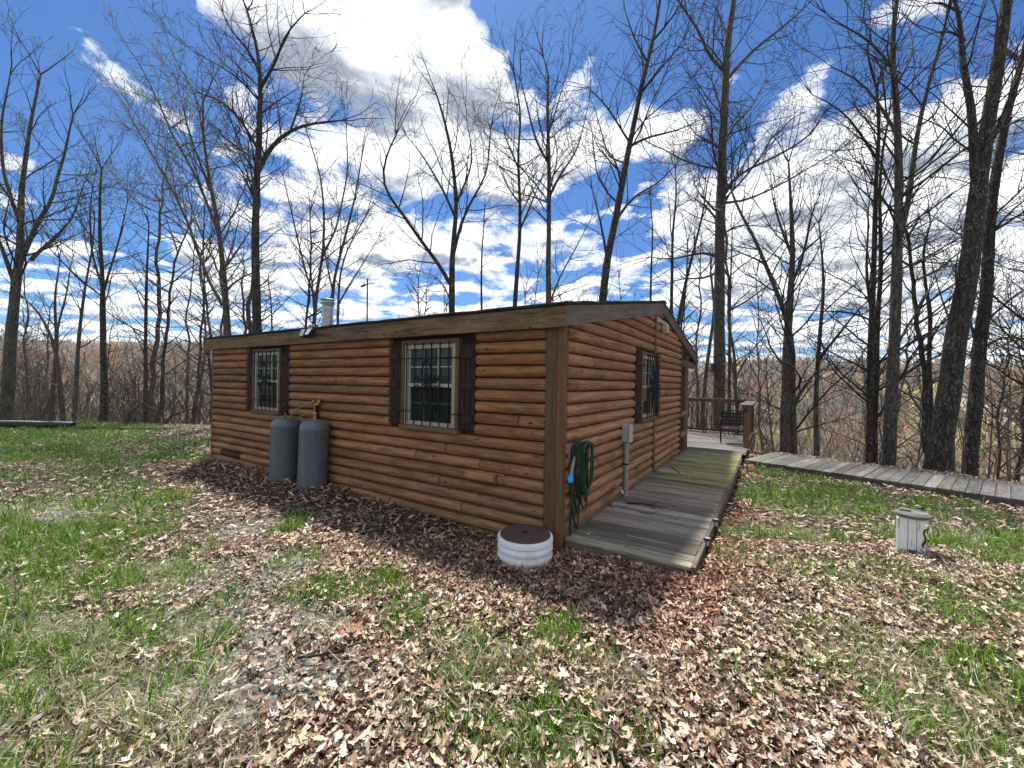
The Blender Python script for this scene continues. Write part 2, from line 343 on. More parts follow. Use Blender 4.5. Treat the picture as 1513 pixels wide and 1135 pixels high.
def leaf_templates(nv):
    r = np.random.default_rng(3); out = []
    if nv == 15:  # lobed, creased along the rib
        u = np.array([0, .10, .28, .36, .56, .64, .84, 1.]); w = np.array([0., .16, .34, .20, .40, .22, .26, 0.])
        for i in range(9):
            ww = (w*.7 if i < 3 else np.array([0, .10, .2, .24, .27, .22, .13, 0.])*.58)*(1+.28*r.standard_normal(8)); cu = r.uniform(-.6, 1.9); fo = r.uniform(-.2, 1.6); tw = r.uniform(-1, 1)
            L = [(a, b, 1) for a, b in zip(u[1:7], ww[1:7])]; Rr = [(a, -b, -1) for a, b in zip(u[1:7], ww[1:7]*(1+.2*r.standard_normal(6)))]
            pts = [(0, 0)]+[(a, b) for a, b, _ in L]+[(1, 0)]+[(a, b) for a, b, _ in Rr]+[(.45, 0)]
            V = []
            for a, b in pts:
                z = cu*.8*(a-.5)**2+fo*abs(b)*.9+tw*(a-.5)*b*1.5+r.normal()*.04
                V.append(((a-.5)*(1-.1*abs(cu)), b*(1-.36*abs(fo)), z))
            out.append(V)
        ring = [0, 1, 2, 3, 4, 5, 6, 7, 13, 12, 11, 10, 9, 8]
        f = np.array([(14, ring[i], ring[(i+1) % 14]) for i in range(14)])
        return np.array(out), f
    for i in range(8):
        cu = r.uniform(-.4, 1.2); fo = r.uniform(-.2, .9)
        pts = [(0, 0), (.3, .155), (.72, .14), (1, 0), (.7, -.155), (.33, -.14)]
        out.append([(a-.5, b*(1-.2*abs(fo)), cu*.5*(a-.5)**2+fo*abs(b)) for a, b in pts])
    return np.array(out), np.array([(0, 1, 2), (0, 2, 3), (0, 3, 4), (0, 4, 5)])
def samp(n, y0, y1, gamma=1.):
    # points in the visible wedge and a margin beside it
    Y = y0+(y1-y0)*NR.random(n)**gamma; X = (NR.random(n)*2-1)*(Y*1.40+1.3); w = (Y*1.40+1.3)/((y1)*1.40+1.3)
    k = NR.random(n) < w; return X[k], Y[k]
PALL = np.array([(.62, .50, .36), (.56, .44, .31), (.38, .26, .17), (.18, .095, .06), (.10, .05, .032), (.72, .63, .50), (.44, .33, .23), (.60, .52, .41)])
def leaves(n, y0, y1, nv, smin, smax, name, label, lo=0.):
    T, f = leaf_templates(nv); X, Y = samp(n, y0, y1)
    g = grassm(X, Y); v = blobs(X, Y, GVc); rr = blobs(X, Y, RED)
    cl = fbm(X*1.7+11, Y*1.7+3, 3)
    sw = blobs(X, Y, STRAW); P = np.clip((1-.75*sw)*(1-.90*g)*(1-.78*v)*(1-.8*rr)*np.clip(.5+1.6*(cl-.22), .4, 1), 0, 1)
    k = (NR.random(len(X)) < P) & ~blocked(X, Y) & (dropd(X, Y) < 1.6)
    X, Y = X[k], Y[k]; n = len(X)
    Z = terr(X, Y)+NR.random(n)**1.6*.05+.004+lo
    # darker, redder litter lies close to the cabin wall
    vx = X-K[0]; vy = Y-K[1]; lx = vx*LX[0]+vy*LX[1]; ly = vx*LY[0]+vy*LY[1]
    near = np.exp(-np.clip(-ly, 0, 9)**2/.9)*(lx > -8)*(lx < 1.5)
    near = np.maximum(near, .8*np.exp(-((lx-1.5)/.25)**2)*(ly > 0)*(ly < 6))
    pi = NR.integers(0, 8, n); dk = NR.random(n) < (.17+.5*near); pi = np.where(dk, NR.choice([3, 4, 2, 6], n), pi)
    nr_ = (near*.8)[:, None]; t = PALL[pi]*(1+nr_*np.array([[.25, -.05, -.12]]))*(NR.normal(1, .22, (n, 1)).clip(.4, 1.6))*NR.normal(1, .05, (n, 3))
    scatter(T, f, np.stack([X, Y, Z], -1), NR.uniform(smin, smax, n), NR.random(n)*6.28, np.abs(NR.normal(0, .6, n)), NR.random(n)*6.28, t, name, MT['leaf'], label)
leaves(215000, .7, 4.2, 15, .026, .092, 'near_leaf_litter', 'curled brown oak leaves scattered across the near yard')
leaves(255000, 4.0, 15.5, 6, .04, .105, 'far_leaf_litter', 'brown fallen leaves over the yard around the cabin')
def blade_T():
    r = np.random.default_rng(5); out = []
    for i in range(10):
        b = r.uniform(.1, .9); w = r.uniform(.8, 1.2)*.028
        V = []
        for t, ww in ((0, 1.), (.35, .95), (.7, .6)):
            x = b*t*t*.7; z = t*(1-.35*b*t)
            V += [(x, -ww*w, z), (x, ww*w, z)]
        V.append((b*.75, 0, 1-.38*b)); out.append(V)
    return np.array(out), np.array([(0, 1, 3), (0, 3, 2), (2, 3, 5), (2, 5, 4), (4, 5, 6)])
def grass(n, y0, y1, hmin, hmax, name, label, straw=False, wide=1.):
    T, f = blade_T(); T = T.copy(); T[..., 1] *= wide; X, Y = samp(n, y0, y1)
    cx = X+NR.normal(0, .02, len(X)); g = grassm(X, Y); cl = fbm(X*5+3, Y*5+8, 3); ts = fbm(X*11+3, Y*11+8, 2)
    if straw:
        st = np.maximum(g, .5*blobs(X, Y, [(h[0], h[1], h[2], h[3]) for h in HOLES]+[(q[0], q[1], q[2], q[3]) for q in GZ]))
        P = st*np.clip((fbm(X*1.6+30, Y*1.6+2, 3)-.3)*2.4, .12, 1)
        P = np.maximum(np.maximum(P*.35, .07), .85*blobs(X, Y, STRAW))
    else: P = g*np.clip((cl-.26)*3.6, .12, 1)*np.clip((ts-.2)*2.4, .35, 1)+.010
    k = (NR.random(len(X)) < P) & ~blocked(X, Y) & (dropd(X, Y) < .6)
    X, Y = X[k], Y[k]; n = len(X); cl = fbm(X*5+3, Y*5+8, 3)
    Z = terr(X, Y)-.005
    S = NR.uniform(hmin, hmax, n)*(.55+.9*cl)*NR.choice([.5, .8, 1., 1.25], n)
    if straw:
        t = np.array([(.66, .60, .43), (.54, .48, .32), (.74, .69, .55), (.44, .41, .24)])[NR.integers(0, 4, n)]*NR.normal(1, .12, (n, 1)); tl = NR.uniform(.5, 1.45, n)
    else:
        t = np.array([(.125, .27, .018), (.09, .20, .016), (.185, .34, .028), (.25, .38, .06), (.06, .14, .014)])[NR.integers(0, 5, n)]*NR.normal(1, .14, (n, 1)); tl = np.abs(NR.normal(0, .4, n))
    scatter(T, f, np.stack([X, Y, Z], -1), S, NR.random(n)*6.28, tl, NR.random(n)*6.28, t, name, MT['grass'], label)
grass(480000, .7, 4.5, .045, .125, 'near_grass', 'tufts of fresh green grass in the near yard', wide=.85)
grass(620000, 4.2, 14.6, .06, .13, 'far_grass', 'green lawn grass reaching to the woods edge', wide=1.5)
grass(330000, .7, 5.0, .05, .14, 'near_dry_grass', 'matted pale dry grass between the green tufts', straw=True, wide=.8)
grass(260000, 4.8, 14.4, .05, .13, 'far_dry_grass', 'pale dry grass in the lawn', straw=True, wide=1.5)
# gravel
def stones():
    r = np.random.default_rng(9); T = []
    for i in range(8):
        a = np.sort(r.uniform(0, 2*np.pi, 6)); rr = r.uniform(.6, 1, 6); h = r.uniform(.12, .35)
        T.append([(math.cos(q)*s, math.sin(q)*s*.7, 0) for q, s in zip(a, rr)]+[(math.cos(q)*s*.85, math.sin(q)*s*.6, h+r.normal()*.05) for q, s in zip(a, rr)])
    T = np.array(T); f = []
    for i in range(6): j = (i+1) % 6; f += [(i, j, 6+j), (i, 6+j, 6+i)]
    f += [(6, 7, 8), (6, 8, 9), (6, 9, 10), (6, 10, 11)]
    X, Y = samp(170000, .8, 9)
    v = np.maximum(blobs(X, Y, GVc), blobs(X, Y, RED)*.45)
    k = (NR.random(len(X)) < v*.9+.01) & ~blocked(X, Y); X, Y = X[k], Y[k]; n = len(X)
    t = np.array([(.22, .23, .24), (.33, .33, .32), (.12, .12, .125), (.46, .44, .41), (.25, .22, .18)])[NR.integers(0, 5, n)]*NR.normal(1, .12, (n, 1))
    scatter(T, np.array(f), np.stack([X, Y, terr(X, Y)-.002], -1), NR.uniform(.008, .032, n)*NR.choice([.6, 1, 1.4], n), NR.random(n)*6.28, np.abs(NR.normal(0, .2, n)), NR.random(n)*6.28, t, 'gravel', MT['stone'], 'grey shale gravel in the worn wheel track')
stones()
def litter_bits():
    # short needles and bark shreds: thin slivers between the leaves
    T = []
    r = np.random.default_rng(13)
    for i in range(6):
        b = r.uniform(-.3, .3); T.append([(-.5, -.03, 0), (-.5, .03, 0), (0, b*.4+.035, .06), (0, b*.4-.035, .06), (.5, b*.1, 0)])
    X, Y = samp(60000, .7, 8); k = ~blocked(X, Y); X, Y = X[k], Y[k]; n = len(X)
    t = np.array([(.35, .27, .2), (.12, .07, .05), (.5, .42, .3), (.22, .14, .1)])[NR.integers(0, 4, n)]*NR.normal(1, .15, (n, 1))
    scatter(np.array(T), np.array([(0, 3, 2), (0, 2, 1), (3, 4, 2)]), np.stack([X, Y, terr(X, Y)+.012+NR.random(n)*.02], -1), NR.uniform(.02, .09, n), NR.random(n)*6.28, NR.normal(0, .35, n), NR.random(n)*6.28, t, 'leaf_fragments', MT['leaf'], 'broken leaf stems and shreds among the litter')
litter_bits()
# ------------------------------------------------------------------ mesh builder
class MB:
    def __init__(s): s.v = []; s.f = []; s.g = []; s.t = []; s.sm = []
    def add(s, vs, fs, gs=None, tint=(1, 1, 1), sm=False):
        o = len(s.v); s.v += [tuple(map(float, p)) for p in vs]; s.f += [tuple(i+o for i in f) for f in fs]
        s.g += [tuple(map(float, p)) for p in (gs if gs is not None else vs)]; s.t += [tint]*len(vs); s.sm += [sm]*len(fs)
    def box(s, lo, hi, tint=(1, 1, 1), rot=None, piv=(0, 0, 0), bev=.004):
        lo = np.array(lo, float); hi = np.array(hi, float); c = (lo+hi)/2; h = (hi-lo)/2; b = min(bev, min(h)*.45)
        ax = int(np.argmax(h)); o2 = [i for i in range(3) if i != ax]
        if h[o2[0]] < h[o2[1]]: o2 = o2[::-1]
        V = []
        for sx in (-1, 1):
            for sy in (-1, 1):
                for sz in (-1, 1):
                    sg = np.array([sx, sy, sz])
                    for k in range(3):
                        p = sg*h; q = p.copy(); 
                        for j in range(3):
                            if j != k: q[j] -= sg[j]*b
                        V.append(c+q)
        # vertex id: corner*3+axis (vertex lying on the face of that axis)
        def vid(sx, sy, sz, k): return (((sx > 0)*4+(sy > 0)*2+(sz > 0))*3)+k
        Fc = []
        for k in range(3):
            a, bb = [(1, 2), (2, 0), (0, 1)][k]
            for sgn in (-1, 1):
                q = []
                for u, v in ((-1, -1), (1, -1), (1, 1), (-1, 1)):
                    sg = [0, 0, 0]; sg[k] = sgn; sg[a] = u; sg[bb] = v; q.append(vid(*sg, k))
                Fc.append(q if sgn > 0 else q[::-1])
        for k in range(3):   # edges along axis k
            a, bb = [(1, 2), (2, 0), (0, 1)][k]
            for u in (-1, 1):
                for v in (-1, 1):
                    s0 = [0, 0, 0]; s0[a] = u; s0[bb] = v; s0[k] = -1; s1 = list(s0); s1[k] = 1
                    q = [vid(*s0, a), vid(*s1, a), vid(*s1, bb), vid(*s0, bb)]
                    Fc.append(q if u*v < 0 else q[::-1])
        for sx in (-1, 1):
            for sy in (-1, 1):
                for sz in (-1, 1):
                    q = [vid(sx, sy, sz, 0), vid(sx, sy, sz, 1), vid(sx, sy, sz, 2)]; Fc.append(q if sx*sy*sz > 0 else q[::-1])
        sd = RND.random()*50
        G = [((p[ax]-lo[ax])+sd, (p[o2[0]]-c[o2[0]])+sd*.37+ (p[o2[1]]-c[o2[1]])*.7, sd) for p in V]
        if rot is not None:
            R = Matrix.Rotation(rot[1], 3, rot[0]); V = [np.array(R@(Vector(p)-Vector(piv))+Vector(piv)) for p in V]
        s.add(V, Fc, G, tint); return s
    def tube(s, pts, r, n=8, tint=(1, 1, 1), cap=True):
        pts = [np.array(p, float) for p in pts]; m = len(pts); rs = r if hasattr(r, '__len__') else [r]*m
        V = []; G = []; ref = None; acc = 0; sd = RND.random()*20
        for i, p in enumerate(pts):
            d = pts[min(i+1, m-1)]-pts[max(i-1, 0)]; d = d/(np.linalg.norm(d)+1e-9)
            if ref is None: ref = np.cross(d, (0, 0, 1.) if abs(d[2]) < .9 else (1., 0, 0))
            ref = ref-d*(ref@d); ref /= np.linalg.norm(ref)+1e-9; b2 = np.cross(d, ref)
            if i: acc += np.linalg.norm(p-pts[i-1])
            for k in range(n):
                a = 2*math.pi*k/n; V.append(p+(ref*math.cos(a)+b2*math.sin(a))*rs[i]); G.append((acc+sd, abs(k-n/2)*.02, sd))
        Fc = [(i*n+k, i*n+(k+1) % n, (i+1)*n+(k+1) % n, (i+1)*n+k) for i in range(m-1) for k in range(n)]
        if cap: Fc += [tuple(range(n))[::-1], tuple((m-1)*n+k for k in range(n))]
        s.add(V, Fc, G, tint, True); return s
    def lathe(s, prof, n=32, c=(0, 0, 0), tint=(1, 1, 1)):
        V = []; 
        for r, z in prof:
            for k in range(n):
                a = 2*math.pi*k/n; V.append((c[0]+r*math.cos(a), c[1]+r*math.sin(a), c[2]+z))
        m = len(prof); Fc = [(i*n+k, i*n+(k+1) % n, (i+1)*n+(k+1) % n, (i+1)*n+k) for i in range(m-1) for k in range(n)]
        Fc += [tuple(range(n))[::-1], tuple((m-1)*n+k for k in range(n))]
        s.add(V, Fc, None, tint, True); return s
    def build(s, name, m, parent=None, tr=None):
        me = bpy.data.meshes.new(name); v = s.v
        if tr is not None: v = [tuple(np.array(p)-tr) for p in v]
        me.from_pydata(v, [], s.f); me.update()
        a = me.attributes.new('gc', 'FLOAT_VECTOR', 'POINT'); a.data.foreach_set('vector', np.array(s.g, np.float32).ravel())
        a = me.attributes.new('tint', 'FLOAT_COLOR', 'POINT'); c = np.ones((len(v), 4), np.float32); c[:, :3] = np.array(s.t); a.data.foreach_set('color', c.ravel())
        me.polygons.foreach_set('use_smooth', np.array(s.sm, bool))
        me.materials.append(MT[m])
        if any(s.sm): me.set_sharp_from_angle(angle=math.radians(38))
        o = bpy.data.objects.new(name, me); COL.objects.link(o)
        if parent: o.parent = parent
        return o
def thing(name, label, cat, loc, rz=0., group=None):
    o = bpy.data.objects.new(name, None); COL.objects.link(o); o.location = tuple(map(float, loc)); o.rotation_euler = (0, 0, rz); o.empty_display_size = .2
    o['label'] = label; o['category'] = cat
    if group: o['group'] = group
    return o
def tg(v=.12, warm=0.):
    a = RND.gauss(1, v); return (max(.4, a), max(.4, a*(1+RND.gauss(0, .03)-warm*.0)), max(.4, a*(1+RND.gauss(0, .05))))
def wig(p0, p1, n, a):
    p0 = np.array(p0, float); p1 = np.array(p1, float)
    return [p0+(p1-p0)*i/n+(NR.normal(0, a, 3) if 0 < i < n else 0) for i in range(n+1)]
# ------------------------------------------------------------------ CABIN
cab = thing('log_cabin', 'small brown log cabin with low gable roof and barred windows in the clearing', 'cabin', W(0, 0), RZ)
EXP = .131
def log_seg(mb, a, b, z, axis, tint, seed, face=.0, r=EXP/2, depth=.076):
    """half-round log from a to b along axis (x: front wall facing -y, y: gable facing +x)"""
    n = max(2, int((b-a)/.16)); m = 9
    V = []; G = []; wob = RND.random()*30
    ss = [a+(b-a)*i/n for i in range(n+1)]
    ss = [a, a+.006]+ss[1:-1]+[b-.006, b]
    for i, s_ in enumerate(ss):
        e = .80 if i in (0, len(ss)-1) else 1.
        wv = 1+.05*math.sin(s_*2.1+wob)+.03*math.sin(s_*5.3+wob*2)
        for k in range(m):
            th = -math.pi/2+math.pi*k/(m-1)
            zz = z+math.sin(th)*r*(.945); dd = (math.cos(th)**.7)*depth*e*wv+.003 if k not in (0, m-1) else -.004
            V.append((s_, -dd-face, zz) if axis == 'x' else (dd+face, s_, zz)); G.append((s_+seed*3.1, k*.022, seed*1.7))
    L = len(ss); Fc = []
    for i in range(L-1):
        for k in range(m-1):
            q = (i*m+k, i*m+k+1, (i+1)*m+k+1, (i+1)*m+k); Fc.append(q[::-1] if axis == 'x' else q)
    c0 = tuple(range(m)); c1 = tuple((L-1)*m+k for k in range(m))
    Fc += [c0 if axis == 'x' else c0[::-1], c1[::-1] if axis == 'x' else c1]
    mb.add(V, Fc, G, tint, True)
def logtint(z, gable=False):
    # lower courses weathered to ochre, upper ones redder
    f = min(1, max(0, z/1.3)); a = RND.gauss(1, .15)
    lo = np.array((1.04, 1.15, 1.08)); hi = np.array((.95, .88, .8))
    c = lo*(1-f)+hi*f
    if gable: c = np.array((1.14, 1.16, 1.2))*(1+.12*(1-f))
    c = c*a*np.array((1, RND.gauss(1, .035), RND.gauss(1, .06))); return tuple(c)
fw = MB(); NL = 17
WIN = [(-2.46, -1.03, 1.05, 2.13), (-6.26, -4.84, 1.05, 2.13)]
fw.box((-7.6, .0, -.25), (-.02, .05, 2.36), (.10, .09, .09))
# butt joints read off the wall: course -> x positions
JT = {4: [-.72], 3: [-1.55], 5: [-1.95, -.95], 1: [-7.25, -6.45, -1.2], 6: [-1.45, -5.8], 7: [-6.6], 2: [-6.9, -3.2], 9: [-.45], 0: [-6.0, -2.4], 12: [-3.6], 15: [-2.9], 14: [-3.4]}
for i in range(-1, NL):
    z = EXP*(i+.5)+.0; cuts = [(-7.60, -.14)]
    for x0, x1, z0, z1 in WIN:
        if z+.05 > z0 and z-.05 < z1:
            nc = []
            for a, b in cuts:
                if a < x0 and b > x1: nc += [(a, x0), (x1, b)]
                else: nc.append((a, b))
            cuts = nc
    for j in JT.get(i, []):
        nc = []
        for a, b in cuts: nc += [(a, j-.005), (j+.005, b)] if a < j < b else [(a, b)]
        cuts = nc
    for ci, (a, b) in enumerate(cuts): log_seg(fw, a, b, z, 'x', (.16, .15, .17) if (i, ci) == (1, 1) else logtint(z), i*7+ci+RND.random(), face=(.012 if (i == 4 and a < -1) else 0.))
# the split course that bulges over its neighbour
log_seg(fw, -1.15, -.74, EXP*4.5+.005, 'x', (1.15, 1.3, 1.2), 77.3, face=.018, r=.062)
fw.box((-1.0, -.075, EXP*5-.006), (-.62, -.05, EXP*5+.006), (1.5, 1.6, 1.5))
front = fw.build('front_wall', 'log', cab)
gw = MB()
def rake(y): return 2.18+min(y+.1, 8.1-(y+.1))*.178 if True else 0
gw.add([(-.05, 0, -.25), (-.05, 5.95, -.25), (-.05, 5.95, rake(5.95)), (-.05, 4., rake(4.)), (-.05, 0, rake(0)), (0, 0, -.25), (0, 5.95, -.25), (0, 5.95, rake(5.95)), (0, 4., rake(4.)), (0, 0, rake(0))],
       [(0, 4, 3, 2, 1), (5, 6, 7, 8, 9), (0, 1, 6, 5), (4, 9, 8, 3)], None, (.10, .09, .09))
GWN = (2.36, 3.99, 1.08, 2.16)
for i in range(0, 23):
    z = EXP*(i+.5)+.13
    top = z+.05
    zt_ = z+EXP/2+.085
    ya = 0.0 if zt_ < 2.43 else (zt_-2.405)/.178-.14
    yb = min(5.93, 8.14-(zt_-2.405)/.178)
    if yb-ya < .3: continue
    ya = max(ya, .02); cuts = [(ya, 3.50), (3.61, yb)] if yb > 3.8 and ya < 3.4 else [(ya, yb)]
    if z+.05 > GWN[2] and z-.05 < GWN[3]: cuts = [(ya, GWN[0]), (GWN[1], yb)]
    if i == 4: cuts = [(ya, .9), (.91, 3.5), (3.61, yb)]
    if i == 13: cuts = [(ya, .7), (.706, 2.36), (3.99, yb)]
    for ci, (a, b) in enumerate(cuts):
        if b-a > .05: log_seg(gw, a, b, z, 'y', logtint(z, True), 200+i*5+ci+RND.random())
gw.build('gable_wall', 'log', cab)
rw = MB(); rw.box((-7.6, 5.90, -.3), (0., 5.95, 2.5), (.6, .5, .45)); rw.box((-7.6, .0, -.3), (-7.55, 5.9, 2.5), (.6, .5, .45)); rw.build('rear_wall', 'log', cab)
tr = MB()
tr.box((-.14, -.062, -.12), (-.018, 0.002, 2.24), (.95, 1, 1)); tr.build('corner_post', 'post', cab)
tr = MB(); tr.box((-.016, -.066, -.12), (.058, .028, 2.26), (1.25, 1.1, .95)); tr.build('corner_post', 'post', cab)
tr = MB(); tr.box((-7.69, -.065, -.15), (-7.60, .03, 2.22), (.8, .8, .8)); tr.build('corner_post', 'post', cab)
tr = MB(); tr.box((.0, 5.93, .1), (.085, 6.02, 2.45), (.5, .5, .5)); tr.build('end_trim', 'post', cab)
tr = MB(); tr.box((.0, 3.505, .16), (.085, 3.605, 1.06), (1.05, .9, .8)); tr.build('wall_batten', 'post', cab)
tr = MB(); tr.box((.0, 3.52, 2.19), (.085, 3.62, 2.80), (1.05, .9, .8)); tr.build('wall_batten', 'post', cab)
tr = MB(); tr.box((.0, .03, .05), (.06, 5.92, .155), (1.9, 1.9, 1.8)); tr.build('skirt_board', 'post', cab)
# roof
SL = .178; ZR = 2.405
def rz_(y): return ZR+min(y+.14, 8.14-y)*SL
rf = MB(); th = .035
def slab(mb, y0, y1, x0, x1, dz, t, tint=(1, 1, 1)):
    V = [(x, y, rz_(y)+dz+k) for k in (0, t) for x, y in ((x0, y0), (x1, y0), (x1, y1), (x0, y1))]
    mb.add(V, [(0, 3, 2, 1), (4, 5, 6, 7), (0, 1, 5, 4), (1, 2, 6, 5), (2, 3, 7, 6), (3, 0, 4, 7)], None, tint)
y = -.17; k = 0
while y < 4.0:
    y1 = min(y+.14, 4.0); x = -7.86
    while x < .12:
        w = RND.uniform(.25, .34); x1 = min(x+w, .125); slab(rf, y, y1+.01, x, x1-.002, .012+RND.uniform(0, .009), .02); x = x1
    y = y1
slab(rf, -.15, 4., -7.84, .11, 0., .012); slab(rf, 4., 8.16, -7.84, .11, 0., .026)
slab(rf, 3.85, 4.0, -7.84, .125, .03, .02); slab(rf, 4.0, 4.15, -7.84, .125, .03, .02)
roof = rf.build('roof', 'roof', cab)
sf = MB(); slab(sf, -.1, 4., -7.8, .09, -.03, .026); slab(sf, 4., 8.1, -7.8, .09, -.03, .026); sf.build('roof_underside', 'rake', cab)
fb = MB(); fb.box((-7.83, -.142, 2.2), (.102, -.102, 2.402), (1, 1, 1), bev=.003); fb.build('fascia_board', 'fascia', cab)
fb = MB(); fb.box((-7.83, 8.05, 2.2), (.06, 8.09, 2.39), (1, 1, 1)); fb.build('fascia_board', 'fascia', cab)
def rakeb(y0, y1, name, tint):
    mb = MB(); V = [(x, yy, rz_(yy)-.004-kk) for x in (.062, .102) for yy, kk in ((y0, .195), (y1, .195), (y1, 0), (y0, 0))]
    G = [((p[1])*1., (p[2]-rz_(p[1])), 3.) for p in V]
    mb.add(V, [(0, 3, 2, 1), (4, 5, 6, 7), (0, 1, 5, 4), (1, 2, 6, 5), (2, 3, 7, 6), (3, 0, 4, 7)], G, tint); mb.build(name, 'rake', cab)
rakeb(-.101, 3.997, 'gable_board', (1.1, 1.1, 1.15)); rakeb(4.003, 8.12, 'gable_board', (.85, .72, .66))
# porch post, beam and log rails
mb = MB(); mb.tube([(-.02, 6.93, .1), (-.02, 6.93, 2.2)], .085, 14); mb.build('porch_post', 'redwood', cab)
mb = MB(); mb.tube([(-7.4, 6.93, .1), (-7.4, 6.93, 2.2)], .085, 14); mb.build('porch_post', 'redwood', cab)
mb = MB(); mb.box((-7.6, 6.86, 2.16), (.05, 7.0, 2.36)); mb.box((-.04, 5.95, 2.10), (.05, 8.0, 2.24), (.8, .8, .8)); mb.build('porch_beam', 'post', cab)
for zz in (.52, .99):
    mb = MB(); mb.tube([(.02, 5.97, zz-.02), (.02, 6.9, zz)], .062, 12, (.9, 1.0, 1.1)); mb.build('porch_rail', 'log', cab)
# windows
def window(root, x0, x1, z0, z1, axis, sh, bars_off=.1, hid=False):
    def P(u, d, z): return (u, -d, z) if axis == 'x' else (d, u, z)
    def bx(mb, u0, u1, d0, d1, z0, z1, tint=(1, 1, 1), bev=.004):
        a = P(u0, d0, z0); b = P(u1, d1, z1); mb.box(np.minimum(a, b), np.maximum(a, b), tint, bev=bev)
    rt = bpy.data.objects.new('window', None); COL.objects.link(rt); rt.parent = root; rt.empty_display_size = .1
    cas = MB(); t = .06
    bx(cas, x0-t, x0-.002, .0, .075, z0-.0, z1+t); bx(cas, x1+.002, x1+t, .0, .075, z0-.0, z1+t); bx(cas, x0, x1, 0, .07, z1+.002, z1+t); bx(cas, x0-t-.01, x1+t+.01, 0, .095, z0-t, z0-.004, (1.15, 1.2, 1.2))
    cas.build('window_casing', 'post', rt)
    fr = MB(); w = .05
    bx(fr, x0, x0+w, .0, .065, z0, z1); bx(fr, x1-w, x1, .0, .065, z0, z1); bx(fr, x0+w, x1-w, 0, .062, z1-w, z1); bx(fr, x0+w, x1-w, 0, .062, z0, z0+w)
    fr.build('window_frame', 'vinyl', rt)
    zm = (z0+z1)/2; a, b = x0+w, x1-w
    sa = MB(); q = .022
    bx(sa, a, b, .01, .058, zm-.022, zm+.022); bx(sa, a, a+q, .01, .045, z0+w, z1-w); bx(sa, b-q, b, .01, .045, z0+w, z1-w)
    for i in (1, 2):
        u = a+(b-a)*i/3; bx(sa, u-.008, u+.008, .02, .04, zm+.022, z1-w, bev=.002); pass
    zu = (zm+z1-w)/2; bx(sa, a+q, b-q, .021, .039, zu-.008, zu+.008, bev=.002); zl = (zm+z0+w)/2; sa.build('window_sash', 'white', rt)
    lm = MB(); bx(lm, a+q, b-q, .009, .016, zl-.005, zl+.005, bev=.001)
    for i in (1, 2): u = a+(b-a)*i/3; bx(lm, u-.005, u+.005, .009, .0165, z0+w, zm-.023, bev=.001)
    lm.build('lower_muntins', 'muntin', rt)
    g = MB(); bx(g, a, b, .004, .018, zm, z1-w, bev=.001); g.build('upper_pane', 'blind', rt)
    g = MB(); bx(g, a, b, .004, .010, z0+w, zm, bev=.001); g.build('lower_pane', 'glass', rt)
    # security bars
    br = MB(); n = 6; D = bars_off; us = [x0+.07+(x1-x0-.14)*i/(n-1) for i in range(n)]
    for u in us: br.tube([P(u, D, z0+.01), P(u, D, z1-.0)], .0085, 6); br.tube([P(u, D, z1-.012), P(u, D, z1+.022)], [.013, .013], 6)
    for zz in (z0+.17, z1-.17):
        br.tube([P(x0-.10, D-.008, zz), P(x1+.10, D-.008, zz)], .0075, 6)
        for u in (x0-.10, x1+.10): br.tube([P(u, D-.008, zz), P(u, .01, zz)], .0075, 6)
    uc = (us[2]+us[3])/2 if False else us[2]+(us[3]-us[2])*.5; zc = zm+.02
    for sg in (1, -1):
        for side in (-1, 1):
            pts = []
            for i in range(15):   # lozenge spear
                s_ = i/14; pts.append(P(uc+side*.085*math.sin(math.pi*min(1, s_**1.7))*1., D+.006, zc+sg*(.36-.34*s_)))
            br.tube(pts, .009, 5)
            for (cu, r0, tn) in ((side*.16, .05, 1.6), (side*.05, .042, 1.3)):
                pts = []
                for i in range(22):
                    a_ = i/21*tn*2*math.pi; rr = r0*(1-.72*i/21); pts.append(P(uc+cu+rr*math.cos(a_*side+(.0 if side > 0 else math.pi)), D+.006, zc+sg*(.055-.02*(r0 < .045))+sg*rr*math.sin(a_)))
                br.tube(pts, .008, 5)
    br.tube([P(uc, D+.004, zc-.36), P(uc, D+.004, zc+.40)], .006, 5)
    for i in range(5): br.tube([P(uc-.03+.0*i, D+.005, zc-.1+.05*i), P(uc+.03, D+.005, zc-.1+.05*i)], .007, 5)
    br.build('security_bars', 'iron', rt)
    # shutters
    for (s0, s1) in sh:
        shm = MB(); w3 = (s1-s0)/3
        for i in range(3): bx(shm, s0+i*w3+.004, s0+(i+1)*w3-.004, .035, .06, z0-.0, z1-.02)
        bx(shm, s0+.01, s1-.01, .012, .034, z0+.02, z1-.04)
        for zz in (z0+.12, zm, z1-.14):
            bx(shm, s0+.025, s1-.025, .06, .085, zz-.04, zz+.04, bev=.012)
        shm.build('shutter', 'shutter', root)
window(cab, -2.17, -1.33, 1.10, 2.10, 'x', [(-2.45, -2.25), (-1.255, -1.04)])
window(cab, -5.98, -5.18, 1.10, 2.10, 'x', [(-6.25, -6.06), (-5.10, -4.85)])
window(cab, 2.80, 3.58, 1.12, 2.12, 'y', [(2.40, 2.70), (3.66, 3.95)], .13)
